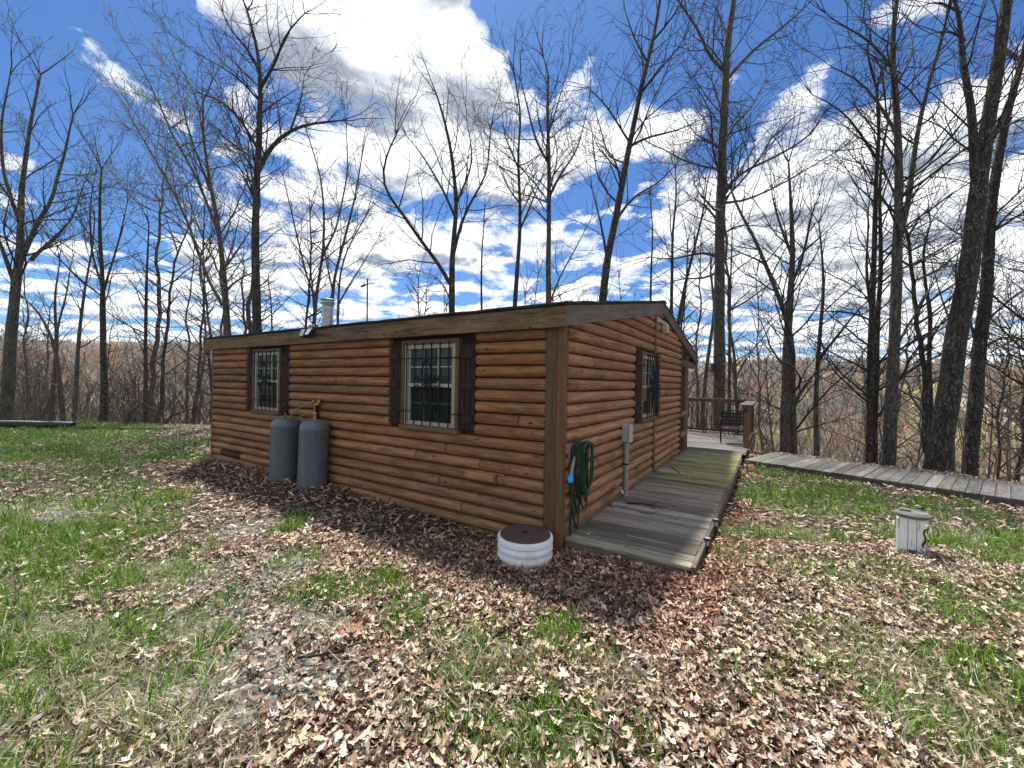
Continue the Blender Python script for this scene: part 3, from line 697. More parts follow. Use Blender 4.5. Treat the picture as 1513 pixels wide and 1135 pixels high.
# stove pipe
xp, yp = -6.25, 1.5; zb = rz_(yp)-.05; zt = 3.39
mb = MB(); mb.lathe([(.105, zb), (.105, zt-.25), (.107, zt-.24), (.107, zt-.235), (.105, zt-.23), (.105, zt-.16), (.112, zt-.15), (.112, zt-.13)], 28, (xp, yp, 0))
for a in range(6): mb.box((xp-.108, yp-.004, zb), (xp-.102, yp+.004, zt-.2), rot=('Z', a*1.05), piv=(xp, yp, 0), bev=.001)
sp = mb.build('stove_pipe', 'steel', cab)
mb = MB(); mb.lathe([(.10, zt-.13), (.145, zt-.128), (.15, zt-.115), (.10, zt-.10)], 28, (xp, yp, 0)); mb.lathe([(.085, zt-.1), (.085, zt-.05)], 20, (xp, yp, 0), (.2, .2, .2)); mb.lathe([(.14, zt-.052), (.15, zt-.045), (.13, zt-.02), (.0, zt-.0)], 28, (xp, yp, 0)); mb.build('pipe_cap', 'steel', sp)
mb = MB(); mb.lathe([(.18, zb+.02), (.17, zb+.05), (.115, zb+.12)], 24, (xp, yp, 0)); mb.build('pipe_flashing', 'roof', sp)
# floodlight on fascia
fx = -4.1; fl = MB(); fl.box((fx-.05, -.18, 2.40), (fx+.05, -.12, 2.47)); fl.tube([(fx, -.16, 2.42), (fx-.05, -.2, 2.38)], .015, 6); fl.tube([(fx, -.16, 2.42), (fx+.07, -.2, 2.39)], .015, 6)
flo = fl.build('floodlight', 'bluebox', cab)
for sx, rt_ in ((-.07, .35), (.08, .55)):
    h = MB(); h.box((fx+sx-.055, -.26, 2.27), (fx+sx+.055, -.19, 2.39), rot=('X', -rt_), piv=(fx+sx, -.22, 2.33)); hh = h.build('lamp_head', 'black', flo)
    h = MB(); h.box((fx+sx-.047, -.266, 2.278), (fx+sx+.047, -.2585, 2.382), rot=('X', -rt_), piv=(fx+sx, -.22, 2.33)); h.build('lamp_lens', 'lamp_glass', hh)
# lamp under the gable
mb = MB(); mb.box((.06, 3.63, 2.74), (.10, 3.69, 2.84)); mb.tube([(.08, 3.66, 2.80), (.16, 3.95, 2.74)], .016, 7); mb.box((.11, 3.90, 2.60), (.19, 4.02, 2.73), rot=('X', .4), piv=(.15, 3.96, 2.7)); mb.build('gable_lamp', 'beige', cab)
# electrical box and conduit
mb = MB(); mb.box((.058, 1.79, .865), (.16, 1.93, 1.10), bev=.012); mb.box((.161, 1.783, .86), (.175, 1.937, 1.105), (1.1, 1.1, 1.1), bev=.008); eb = mb.build('electrical_box', 'boxgrey', cab)
mb = MB(); mb.tube([(.11, 1.86, .866), (.11, 1.86, .10)], .034, 14); mb.tube([(.11, 1.86, .865), (.11, 1.86, .80)], .043, 14); mb.build('conduit', 'pvc', eb)
mb = MB(); mb.tube([(.11, 1.86, .55), (.11, 1.86, .57)], .041, 14); mb.box((.05, 1.81, .553), (.075, 1.91, .567)); mb.build('conduit_clamp', 'iron', eb)
mb = MB(); mb.tube([(.05, 1.42, .33), (.20, 1.42, .33)], .018, 10); mb.tube([(.16, 1.42, .33), (.20, 1.42, .29), (.205, 1.42, .26)], .017, 10); mb.tube([(.13, 1.42, .33), (.13, 1.42, .37)], .009, 8); mb.tube([(.13, 1.385, .375), (.13, 1.455, .375)], .012, 8); mb.tube([(.05, 1.42, .33), (.056, 1.42, .33)], .04, 12)
mb.build('spigot', 'steel', cab)
mb = MB()
mb.lathe([(.09, 0), (.11, .005), (.11, .02), (.05, .02)], 20); mb.v[:] = [(.06+z, .16+y, .93+x) for x, y, z in mb.v]; mb.box((.06, .15, .94), (.16, .32, .955))
mb.build('hose_bracket', 'bluebox', cab)
# ------------------------------------------------------------------ garden hose
hs = thing('garden_hose', 'dark green garden hose coiled on a bracket by the cabin corner', 'hose', W(.12, .25, .4), RZ)
hr = np.array([.12, .25, .4]); mb = MB()
rr = random.Random(4)
for i in range(10):
    y0 = .10+rr.uniform(-.02, .03); y1 = .35+rr.uniform(-.05, .05); zb_ = (.30, .34, .45, .47, .50, .36, .52, .43, .49, .55, .46, .5, .42, .56, .48)[i]; xo = .09+i*.013
    if i < 2: y1 = .38; zb_ = (.14, .30)[i]
    pts = []; yc = (y0+y1)/2+rr.uniform(-.01, .03)
    for j in range(29):
        a = 2*math.pi*j/28; s_ = math.sin(a); c_ = math.cos(a)
        wv = (y1-y0)/2*(1 if s_ > 0 else .62+.25*math.sin(a*1.)+.1)
        zz = .98+.07*s_ if s_ > 0 else .98+(zb_-.98)*(-(s_))**.55
        wv = (y1-y0)/2*(1 if s_ > 0 else max(.0, 1-.2*(-s_)))
        pts.append((xo+.01*math.sin(a*2+i), yc+c_*wv+.02*math.sin(a*3+i), zz))
    mb.tube(pts, .0108, 8, cap=False)
mb.tube([(.13, .12, .96), (.12, .07, .8), (.11, .055, .5), (.10, .06, .2), (.10, .07, .03), (.14, .0, .0)], .012, 8)
mb.build('coil', 'hose', hs, hr)
mb = MB(); mb.tube([(.12, .10, .92), (.13, .02, .82), (.14, -.03, .74)], [.013, .017, .012], 8); mb.build('nozzle_stem', 'bluebox', hs, hr)
mb = MB(); mb.tube([(.14, -.025, .76), (.143, -.04, .735), (.147, -.06, .70), (.15, -.07, .685)], [.012, .026, .028, .014], 12); mb.build('nozzle_head', 'blue', hs, hr)
# ------------------------------------------------------------------ ramp, deck, boardwalk
rp = thing('wooden_ramp', 'weathered mossy plank walkway along the gable wall', 'walkway', W(0, 0), RZ)
def m_moss():
    m = MT['ramp'].copy(); m.name = 'mossy_ramp_wood'; nt = m.node_tree; b = nt.nodes['Principled BSDF']
    src = b.inputs['Base Color'].links[0].from_socket
    tc = nd(nt, 'TexCoord').outputs[3]; sx = nd(nt, 'SeparateXYZ', {0: tc}).outputs
    gm = mth(nt, 'MULTIPLY', ramp(nt, mth(nt, 'DIVIDE', sx[1], 8.), [(.25, 0.), (.5, 1.), (.82, .9), (.92, .1)]), ramp(nt, sx[0], [(.1, .0), (.5, 1.)]))
    n = noise(nt, vmul(nt, tc, (1.2, 3.5, 1)), 2.2, 6, .65)
    f = mth(nt, 'MULTIPLY', mth(nt, 'MULTIPLY', gm, ramp(nt, n, [(.36, 0.), (.6, 1.)])), .8)
    nt.links.new(mixc(nt, f, src, (.40, .38, .06)), b.inputs['Base Color']); return m
MT['moss'] = m_moss()
mb = MB(); y = .0; PWd = .138
while y < 6.95:
    yy = y+PWd; mb.box((.068, y+.0045, .082+RND.uniform(-.002, .002)), (1.235+RND.uniform(-.006, .008), yy-.0045, .12+RND.uniform(-.005, .004)), tuple(np.array(tg(.16))*RND.choice([.55, .8, 1., 1.25])), bev=.006); y = yy
mb.build('deck_boards', 'moss', rp)
mb = MB(); y = .0
while y < 6.9:
    if RND.random() < .55: mb.box((.3+RND.random()*.5, y+.1325, .119), (1.225, y+.1365, .1245), (2.0, 1.95, 1.8), bev=.001)
    y += PWd
mb.build('worn_board_edges', 'ramp', rp)
mb = MB(); mb.box((1.2365, .0, -.06), (1.272, 6.2, .124), (.45, .42, .4)); mb.build('rim_board', 'ramp', rp)
mb = MB(); mb.box((.07, .015, -.06), (1.22, .05, .08), (.5, .45, .4)); mb.build('end_board', 'ramp', rp)
dk = thing('porch_deck', 'weathered grey porch deck with a red-brown railing behind the cabin', 'deck', W(0, 7.1, .1), RZ); dr = np.array([0, 7.1, .1])
mb = MB(); y = 6.955
while y < 11.6:
    x1 = 1.30
    mb.box((-7.5, y+.003, .082), (x1+RND.uniform(-.005, .005), y+.135, .12+RND.uniform(-.003, .003)), tuple(np.array(tg(.12))*np.array((1.0, 1.02, 1.05)))); y += .138
mb.box((-7.5, 5.97, .07), (.06, 6.95, .115), (.8, .8, .8)); mb.build('deck_boards', 'grey', dk, dr)
mb = MB(); mb.box((1.31, 7.72, -.16), (1.345, 11.6, .115), (.5, .45, .4)); mb.box((-7.5, 11.61, -.16), (1.345, 11.65, .115), (.5, .45, .4)); mb.build('rim_board', 'ramp', dk, dr)
def bal(mb, x, y, z0=.12, z1=1.12): mb.box((x-.018, y-.018, z0), (x+.018, y+.018, z1), tg(.1))
yf = 11.45
for i, x in enumerate(np.arange(-7.2, 1.2, .155)): 
    mb = MB(); bal(mb, x, yf+.0, .19, 1.12); mb.build('baluster', 'redwood', dk, dr)
mb = MB(); mb.box((-7.3, yf-.045, 1.12), (1.30, yf-.005, 1.20), (.9, .9, .9)); mb.box((-7.3, yf-.07, 1.204), (1.30, yf+.07, 1.24), (1.1, 1.3, 1.4)); mb.build('top_rail', 'redwood', dk, dr)
mb = MB(); mb.box((-7.3, yf-.045, .16), (1.30, yf-.005, .22), (.6, .6, .6)); mb.build('bottom_rail', 'redwood', dk, dr)
for i, yy in enumerate(np.arange(8.25, 11.4, .155)):
    mb = MB(); bal(mb, 1.235, yy, .19, 1.12); mb.build('baluster', 'redwood', dk, dr)
mb = MB(); mb.box((1.25, 8.16, 1.08), (1.29, 11.4, 1.165), (.9, .9, .9)); mb.build('top_rail', 'redwood', dk, dr)
mb = MB(); mb.box((1.25, 8.16, .16), (1.29, 11.4, .22), (.9, .9, .9)); mb.build('bottom_rail', 'redwood', dk, dr)
for (x, y_) in ((1.25, 8.07), (1.25, 11.35), (-3., 11.4), (-7.2, 11.4)):
    mb = MB(); mb.box((x-.055, y_-.055, .0), (x+.055, y_+.055, 1.168), (1.15, 1., .9)); po = mb.build('railing_post', 'redwood', dk, dr)
    if x > 1 and y_ < 9:
        mb = MB(); mb.box((x-.04, y_-.085, 1.0), (x+.03, y_-.057, 1.10)); mb.build('post_lamp', 'black', po, dr*0)
        po.children[0].parent = po; 
mb = MB(); mb.box((1.10, 7.95, 1.171), (1.38, 11.6, 1.206), (1.25, 1.25, 1.25)); mb.build('cap_board', 'grey', dk, dr)
for po in [o for o in bpy.data.objects if o.name.startswith('post_lamp')]:
    po.data.transform(Matrix.Translation(Vector(-dr)))
bw = thing('boardwalk', 'grey plank boardwalk running right from the deck along the slope edge', 'boardwalk', W(1.31, 6.14), RZ+math.atan2(-.311, .951))
mb = MB(); x = .0
while x < 11:
    w = .148; mb.box((x+.003, .0+RND.uniform(-.01, .01), .078), (x+w-.003, 1.5+RND.uniform(-.012, .012), .118+RND.uniform(-.003, .004)), tuple(np.array(tg(.16))*RND.choice([.75, .95, 1., 1.15, 1.4]))); x += w
mb.build('deck_boards', 'grey', bw)
mb = MB(); mb.box((0, .015, -.07), (11, .05, .076), (.4, .38, .36)); mb.box((0, 1.45, -.07), (11, 1.49, .076), (.4, .38, .36)); mb.build('rim_board', 'ramp', bw)
# ------------------------------------------------------------------ propane cylinders
def tank(root, h, r, dome_r=.2):
    p = [(r*.9, -.06), (r*.98, -.03), (r, .0), (r, h-.12), (r*1.012, h-.115), (r*1.012, h-.10), (r*.985, h-.09), (r*.93, h-.05), (r*.80, h-.018), (r*.55, h+.008), (r*.2, h+.02), (.03, h+.022)]
    mb = MB(); mb.lathe(p, 48)
    mb.box((r*.62, -r*.78-.003, .02), (r*.64, -r*.78+.0, h-.12), bev=.001); mb.build('cylinder_body', 'tank', root)
t1 = thing('propane_cylinder', 'left one of two tall grey propane cylinders, smooth paint, against the front wall', 'gas cylinder', (*TK[0], .05), RZ, 'propane cylinders by the front wall')
tank(t1, .98, .205); t2 = thing('propane_cylinder', 'right one of two grey propane cylinders, paint pitted with rust spots and brass valve', 'gas cylinder', (*TK[1], .02), RZ, 'propane cylinders by the front wall')
tank(t2, 1.03, .20); t1.rotation_euler = (-.01, .03, RZ); t2.rotation_euler = (-.01, .035, RZ)
mb = MB(); mb.tube([(0, 0, .99), (0, 0, 1.05)], .02, 10); mb.tube([(0, 0, 1.05), (0, 0, 1.10)], [.03, .026], 10); mb.tube([(-.04, 0, 1.115), (.04, 0, 1.115)], .014, 8); mb.build('valve', 'iron', t1)
mb = MB(); mb.tube([(0, 0, 1.04), (0, 0, 1.10)], .028, 10); mb.tube([(0, 0, 1.10), (0, 0, 1.13)], .018, 10); mb.tube([(-.045, 0, 1.14), (.045, 0, 1.14)], .015, 8); mb.tube([(0, 0, 1.09), (-.06, .03, 1.10)], .016, 8); mb.build('valve', 'brass', t2)
rg = thing('gas_regulator', 'brass gas regulator with two looping pigtail hoses above the cylinders', 'regulator', W(-4.0, -.12, 1.12), RZ); r0 = np.array([-4.0, -.12, 1.12])
mb = MB(); mb.tube([(-4.0, -.12, 1.28), (-4.0, -.06, 1.29)], .05, 14); mb.tube([(-4.05, -.12, 1.27), (-3.93, -.12, 1.27)], .02, 8); mb.tube([(-4.08, -.12, 1.31), (-4.03, -.12, 1.31)], .024, 8); mb.tube([(-3.93, -.12, 1.30), (-3.93, -.12, 1.34)], .02, 8); mb.build('body', 'brass', rg, r0)
mb = MB(); mb.tube([(-4.0, -.12, 1.25), (-4.01, -.1, 1.1), (-4.03, -.06, .95)], .03, 8); mb.build('bracket', 'iron', rg, r0)
mb = MB(); P0 = [(-4.06, -.14, 1.28), (-4.18, -.17, 1.27), (-4.32, -.22, 1.20), (-4.40, -.26, 1.10), (-4.47, -.27, 1.04), (-4.56, -.26, 1.07), (-4.63, -.25, 1.12)]
mb.tube(P0, .009, 6); mb.tube([(-3.98, -.16, 1.26), (-3.90, -.2, 1.22), (-3.86, -.24, 1.16), (-3.86, -.25, 1.13)], .009, 6); mb.tube([(-4.03, -.15, 1.14), (-4.15, -.2, 1.13), (-4.28, -.24, 1.05), (-4.36, -.2, .95)], .009, 6); mb.build('pigtail', 'copper', rg, r0)
# ------------------------------------------------------------------ septic riser
rs = thing('septic_riser', 'round white ribbed riser with a rust-brown lid beside the cabin corner', 'riser', (*RIS, .0)); R0 = .262
pf = [(R0*.97, -.1), (R0*.97, .0), (R0*.985, .015), (R0, .03), (R0, .055), (R0*.965, .07), (R0*.965, .085), (R0, .10), (R0, .125), (R0*.965, .14), (R0*.965, .155), (R0*1.0, .165), (R0*1.0, .20), (R0*.985, .212), (R0*.95, .214)]
mb = MB(); mb.lathe(pf, 56); mb.build('riser_ring', 'riser', rs)
mb = MB(); mb.lathe([(R0*.90, .2145), (R0*.905, .225), (R0*.89, .232), (R0*.3, .236), (.0, .236)], 56); ld = mb.build('lid', 'lid', rs)
mb = MB(); mb.lathe([(.028, .2365), (.022, .242), (.018, .236)], 16); mb.build('lid_plug', 'iron', ld)
# ------------------------------------------------------------------ white capped box on the right
A_ = gz(1328, 819.); ang = math.radians(-46); wd = .185
mk = thing('wooden_post_cover', 'squat white peeling wooden well cover with grey cap in the right yard', 'well cover', (float(A_[0]), float(A_[1]), float(terr(A_[0], A_[1]))), ang)
hb = .365
mb = MB(); n = 3
for i in range(n): mb.box((wd*i/n+.002, 0, -.05), (wd*(i+1)/n-.002, .02, hb+RND.uniform(-.005, 0)), tg(.05))
for i in range(n): mb.box((wd*i/n+.002, wd-.02, -.05), (wd*(i+1)/n-.002, wd, hb))
for i in range(n): mb.box((.0, .022+(wd-.044)*i/n, -.05), (.02, .022+(wd-.044)*(i+1)/n-.002, hb), tg(.05)); mb.box((wd-.02, .022+(wd-.044)*i/n, -.05), (wd, .022+(wd-.044)*(i+1)/n-.002, hb))
mb.box((-.022, -.012, -.05), (.002, .05, hb-.01), (1.1, 1.1, 1.1)); mb.build('board_sides', 'peel', mk)
mb = MB(); c_ = wd/2
mb.lathe([(wd*.68, .0), (wd*.74, .008), (wd*.74, .03), (wd*.68, .038), (wd*.6, .05), (.0, .052)], 28, (c_, c_, hb+.002)); mb.box((c_-.1, c_-.05, hb+.053), (c_-.02, c_+.03, hb+.07)); mb.build('cap', 'grey', mk)
mb = MB(); X_ = wd+.012
pts = [(X_+.002, -.004, .29), (X_-.018, -.004, .27), (X_-.024, -.004, .24), (X_-.014, -.004, .21), (X_-.012, -.004, .17), (X_-.026, -.004, .14), (X_-.03, -.004, .115), (X_-.02, -.004, .10)]
mb.tube(pts, [.006, .009, .008, .007, .008, .011, .009, .004], 6)
for i in range(3): mb.tube([(X_-.055+.012*i, -.002, .085-.02*i+.01), (X_-.015, -.002, .06-.02*i)], .0025, 5)
mb.build('painted_mark', 'black', mk)
# ------------------------------------------------------------------ solar lights
def solar(loc, h):
    t = thing('solar_light', '', 'garden light', loc, RND.random()*6, 'solar path lights along the walkway')
    mb = MB(); mb.tube([(0, 0, -.05), (0, 0, h-.07)], .008, 7); mb.build('stake', 'black', t)
    mb = MB(); mb.lathe([(.014, h-.075), (.022, h-.03), (.024, h-.025)], 14); mb.build('lens', 'lamp_glass', t)
    mb = MB(); mb.lathe([(.03, h-.026), (.036, h-.02), (.036, h-.008), (.03, h)], 16); mb.build('cap', 'black', t)
    mb = MB(); mb.lathe([(.029, h+.0005), (.028, h+.003), (.0, h+.003)], 16); mb.build('solar_panel', 'bluebox', t); return t
SLT = [((1044.7, 820), 791, 'solar stake light nearest the near corner of the walkway'), ((1057, 790), 763, 'second solar stake light, black body close against the walkway rim'), ((1078.6, 755), 741, 'short solar stake light standing apart in the leaves beside the walkway'),
       ((1094, 712), 690, 'solar stake light at the walkway rim just before the boardwalk corner'), ((1104, 699), 685, 'low solar stake light tucked in the corner of walkway and boardwalk'), ((1125.5, 687), 674.5, 'solar stake light standing at the boardwalk edge')]
for (a, b), tp, lb in SLT:
    g = gz(a, b); hh = (b-tp)*g[1]/F; o = solar((g[0], g[1], float(terr(g[0], g[1]))), max(.12, hh)); o['label'] = lb
# ------------------------------------------------------------------ chair
ch = thing('patio_chair', 'dark metal patio chair with woven strap back on the deck', 'chair', W(.9, 8.75, .12), RZ+.12)
def legp(x, y0, y1, z1, par=ch, nm='leg'):
    mb = MB(); mb.tube([(x, y0, 0), (x, y1, z1)], .014, 8); return mb.build(nm, 'iron', par)
legp(-.28, -.28, -.24, .42); legp(.28, -.28, -.24, .42); legp(-.28, .26, .24, .60); legp(.28, .26, .24, .60)
bk = MB()
for x in (-.28, .28): bk.tube([(x, -.24, .40), (x, -.27, .60), (x, -.33, .88)], .014, 8)
bk.tube([(-.28, -.33, .88), (0, -.35, .90), (.28, -.33, .88)], .014, 8); bk.build('back_frame', 'iron', ch)
mb = MB()
for i in range(7): x = -.24+.08*i; mb.box((x-.024, -.312, .50), (x+.024, -.306, .87), rot=('X', .2), piv=(0, -.31, .70))
for i in range(4): z = .55+.09*i; mb.box((-.27, -.318, z-.028), (.27, -.313, z+.028), rot=('X', .2), piv=(0, -.31, .70))
mb.build('strap_back', 'black', ch)
mb = MB()
for i in range(6): x = -.22+.088*i; mb.box((x-.03, -.24, .405), (x+.03, .24, .411))
for i in range(5): y_ = -.19+.095*i; mb.box((-.27, y_-.03, .413), (.27, y_+.03, .419))
mb.tube([(-.28, -.24, .40), (-.28, .25, .40)], .014, 8); mb.tube([(.28, -.24, .40), (.28, .25, .40)], .014, 8); mb.build('seat', 'black', ch)
for x in (-.28, .28):
    mb = MB(); mb.tube([(x, -.29, .66), (x, -.05, .67), (x, .26, .60)], .016, 8); mb.build('armrest', 'steel', ch)
gr = thing('porch_grill', 'grey and black grill box glimpsed behind the porch log rails', 'grill', W(-.62, 6.95, .12), RZ)
mb = MB(); mb.box((-.25, -.22, .1), (.3, .22, .55), bev=.02); mb.build('cabinet', 'bluebox', gr)
mb = MB(); mb.box((-.28, -.24, .56), (.33, .24, .75), bev=.05); mb.build('lid', 'black', gr)
for x in (-.2, .24):
    mb = MB(); mb.box((x-.02, -.18, 0), (x+.02, -.14, .1)); mb.build('leg', 'iron', gr)
# ------------------------------------------------------------------ sticks
def stick(name, label, pts, r, m='twig', cat='stick', subs=(), group=None):
    b0 = np.array(pts[0], float); t = thing(name, label, cat, b0, 0, group)
    mb = MB(); P = [np.array(p, float) for p in pts]; Q = []
    for i in range(len(P)-1):
        for j in range(4): Q.append(P[i]+(P[i+1]-P[i])*j/4+NR.normal(0, r*.5, 3)*(j > 0)*np.array((1, 1, .3)))
    Q.append(P[-1]); mb.tube(Q, [r*(1-.6*i/len(Q)) for i in range(len(Q))], 6)
    for s_ in subs: mb.tube([np.array(p, float) for p in s_], [r*.5, r*.3]+[r*.2]*(len(s_)-2), 5)
    mb.build('stem', m, t, b0); return t
def gp(px, py, z): return gz(px, py, z)
stick('fallen_twig', 'longest dark twig lying across the near walkway boards', [gp(925, 743, .135), gp(950, 744, .135), gp(963, 746, .14), gp(984, 750, .135)], .012, subs=[[gp(963, 746, .14), gp(972, 741, .14)], [gp(957, 745, .14), gp(968, 752, .14)]])
stick('fallen_twig', 'short pale twig beside the long one on the near walkway boards', [gp(947, 757, .13), gp(957, 759, .132), gp(970, 756, .13)], .008, 'twig_grey')
stick('fallen_twig', 'small twig on the mossy far part of the walkway', [gp(992, 690, .13), gp(1000, 695, .13), gp(1006, 702, .13)], .010)
stick('fallen_twig', 'pale chip of wood leaning at the foot of the conduit', [gp(901, 745, .125), gp(906, 752, .13)], .009, 'twig_grey')
def gt(px, py, dz=.03):
    g = gz(px, py); return np.array([g[0], g[1], float(terr(g[0], g[1]))+dz])
stick('ground_stick', 'long curved dark stick on the leaves below the red soil patch', [gt(433, 977), gt(455, 979, .04), gt(490, 974, .05), gt(525, 962, .05), gt(545, 952, .04)], .009, subs=[[gt(492, 974, .05), gt(480, 947, .09)]])
stick('ground_stick', 'bleached short stick in the leaves left of the bottom centre', [gt(676, 1026), gt(690, 1027, .04), gt(705, 1025)], .013, 'twig_grey')
stick('ground_stick', 'thin stick in the green lawn at far left bottom', [gt(93, 970), gt(115, 965, .05), gt(133, 958)], .010, 'twig_grey')
stick('ground_stick', 'brown stick lying in leaves at the lower right', [gt(1125, 1010), gt(1160, 1000, .04), gt(1200, 992)], .008)
stick('ground_stick', 'bark strip half buried in leaves left of the white riser', [gt(697, 822), gt(715, 825, .04), gt(728, 822)], .014)
# leaves on the boards
lf = []
for (a, b) in ((1016, 698), (1050, 651), (1055, 661), (1071, 650), (1100, 672), (1108, 673), (1054, 668), (1076, 681), (1074, 695), (1040, 670), (870, 790), (960, 700), (1000, 770), (1180, 690), (1300, 702), (1391, 719), (1430, 728), (1260, 703), (900, 775), (985, 668)):
    lf.append(gz(a, b, .128))
lf = np.array(lf); T, f = leaf_templates(15); n = len(lf)
scatter(T, f, lf+np.array([0, 0, .012]), NR.uniform(.05, .09, n), NR.random(n)*6.28, NR.normal(0, .25, n), NR.random(n)*6.28, PALL[NR.integers(0, 6, n)]*1.1, 'leaves_on_boards', MT['leaf'], 'few dry leaves lying on walkway, deck and boardwalk boards')
# ------------------------------------------------------------------ things at the lawn edge
def ge(px, py, z=.0):
    return gz(px, py, z)
dp = thing('drain_pipe', 'long black corrugated drain pipe lying along the far left lawn edge', 'pipe', ge(110, 631))
b0 = ge(110, 631); mb = MB(); P = [ge(108, 631, .06), ge(60, 630, .07), ge(20, 629, .08), ge(-30, 629, .08), ge(-120, 629, .08)]
Q = []; 
for i in range(len(P)-1):
    for j in range(30): Q.append(P[i]+(P[i+1]-P[i])*j/30)
mb.tube([q+np.array([0, 0, .05]) for q in Q], [.115 if i % 2 else .10 for i in range(len(Q))], 10); mb.build('pipe_wall', 'pipe_black', dp, b0)
stick('fallen_log', 'thin rotting brown log at the far lawn edge beside the black pipe', [ge(112, 632, .04), ge(170, 634, .05), ge(230, 634, .05), ge(262, 634, .03)], .06, 'bark_dark', 'log')
hp = thing('white_tube', 'curved white tube end standing at the end of the black pipe', 'tube', ge(96, 636)); b0 = ge(96, 636)
mb = MB(); mb.tube([ge(94, 640, .18), ge(94.5, 640, .08), ge(97, 641, .03), ge(104, 642.5, .02), ge(116, 643.5, .02)], .014, 8); mb.build('tube_wall', 'dirtypvc', hp, b0)
# ------------------------------------------------------------------ TREES
def nrm(v): return v/(np.linalg.norm(v)+1e-9)
def seg_mesh(name, segs, m, parent, sides=3, sub=None):
    S = np.array(segs, float).reshape(-1, 8); p = S[:, 0:3]; q = S[:, 3:6]; ra = S[:, 6]; rb = S[:, 7]
    d = q-p; L = np.linalg.norm(d, axis=1, keepdims=True)+1e-9; d = d/L
    ref = np.where(np.abs(d[:, 2:3]) < .9, np.array([[0, 0, 1.]]), np.array([[1., 0, 0]])); a = np.cross(d, ref); a /= np.linalg.norm(a, axis=1, keepdims=True)+1e-9; b = np.cross(d, a)
    V = []
    for c, r in ((p-d*L*.02, ra), (q+d*L*.02, rb)):
        for k in range(sides):
            t = 2*math.pi*k/sides; V.append(c+(a*math.cos(t)+b*math.sin(t))*r[:, None])
    V = np.stack(V, 1); n = len(S)
    f = np.array([(k, (k+1) % sides, sides+(k+1) % sides, sides+k) for k in range(sides)])
    F_ = (f[None]+np.arange(n)[:, None, None]*2*sides).reshape(-1, 4)
    co = V.reshape(-1, 3)
    if sub is not None: co = co-sub
    return mesh_np(name, co, F_, m, parent, smooth=True)
def seg_mesh2(name, segs, m, parent, sub=None):
    if segs[0]: a = seg_mesh('tmp', segs[0], m, None, 4, sub)
    if not segs[1]: a.name = name; a.data.name = name; a.parent = parent; return a
    b = seg_mesh('tmp', segs[1], m, None, 3, sub); na = len(a.data.vertices)
    def g(me):
        v = np.zeros(len(me.vertices)*3, np.float32); me.vertices.foreach_get('co', v); f = np.zeros(len(me.loops), np.int32); me.loops.foreach_get('vertex_index', f); return v.reshape(-1, 3), f.reshape(-1, 4)
    va, fa = g(a.data); vb, fb_ = g(b.data)
    for o in (a, b): me = o.data; bpy.data.objects.remove(o); bpy.data.meshes.remove(me)
    return mesh_np(name, np.concatenate([va, vb]), np.concatenate([fa, fb_+na]), m, parent, smooth=True)
def rv(r): 
    return (r.gauss(0, 1), r.gauss(0, 1), r.gauss(0, 1))
def grow(segs, tips, p, d, L, rad, lvl, r, par):
    n = max(3, int(L/par['step'][min(lvl, 3)])); px, py, pz = p; dx, dy, dz = d; st = L/n
    wg = par['wig'][min(lvl, 3)]; tr = par['trop']
    for i in range(n):
        g = rv(r); dx += g[0]*wg; dy += g[1]*wg; dz += g[2]*wg*.8+tr
        l = math.sqrt(dx*dx+dy*dy+dz*dz); dx /= l; dy /= l; dz /= l
        qx, qy, qz = px+dx*st, py+dy*st, pz+dz*st
        r0 = rad*(1-.75*i/n); r1 = rad*(1-.75*(i+1)/n)
        segs[0 if lvl <= 1 else 1].append((px, py, pz, qx, qy, qz, max(r0, .0052), max(r1, .0046)))
        px, py, pz = qx, qy, qz
        if lvl < par['max'] and i >= (1 if lvl > 0 else 0):
            for _ in range(par['kids'][min(lvl, 3)]):
                if r.random() < par['pk'][min(lvl, 3)]:
                    g = rv(r); dt = g[0]*dx+g[1]*dy+g[2]*dz; ax = (g[0]-dt*dx, g[1]-dt*dy, g[2]-dt*dz)
                    al = math.sqrt(ax[0]**2+ax[1]**2+ax[2]**2)+1e-9; sp = math.radians(r.uniform(*par['ang']))
                    c, s_ = math.cos(sp), math.sin(sp)
                    nd_ = (dx*c+ax[0]/al*s_, dy*c+ax[1]/al*s_, dz*c+ax[2]/al*s_)
                    LL = L*r.uniform(.34, .60)*(1-.42*i/n)
                    if LL > .15: grow(segs, tips, (px, py, pz), nd_, LL, max(r1*.62, .004), lvl+1, r, par)
    tips.append((px, py, pz))
PAR = dict(step=(.45, .28, .17, .16), wig=(.10, .13, .17, .2), trop=.035, max=4, kids=(1, 1, 1, 1), pk=(.9, .95, .85, .6), ang=(28, 58))
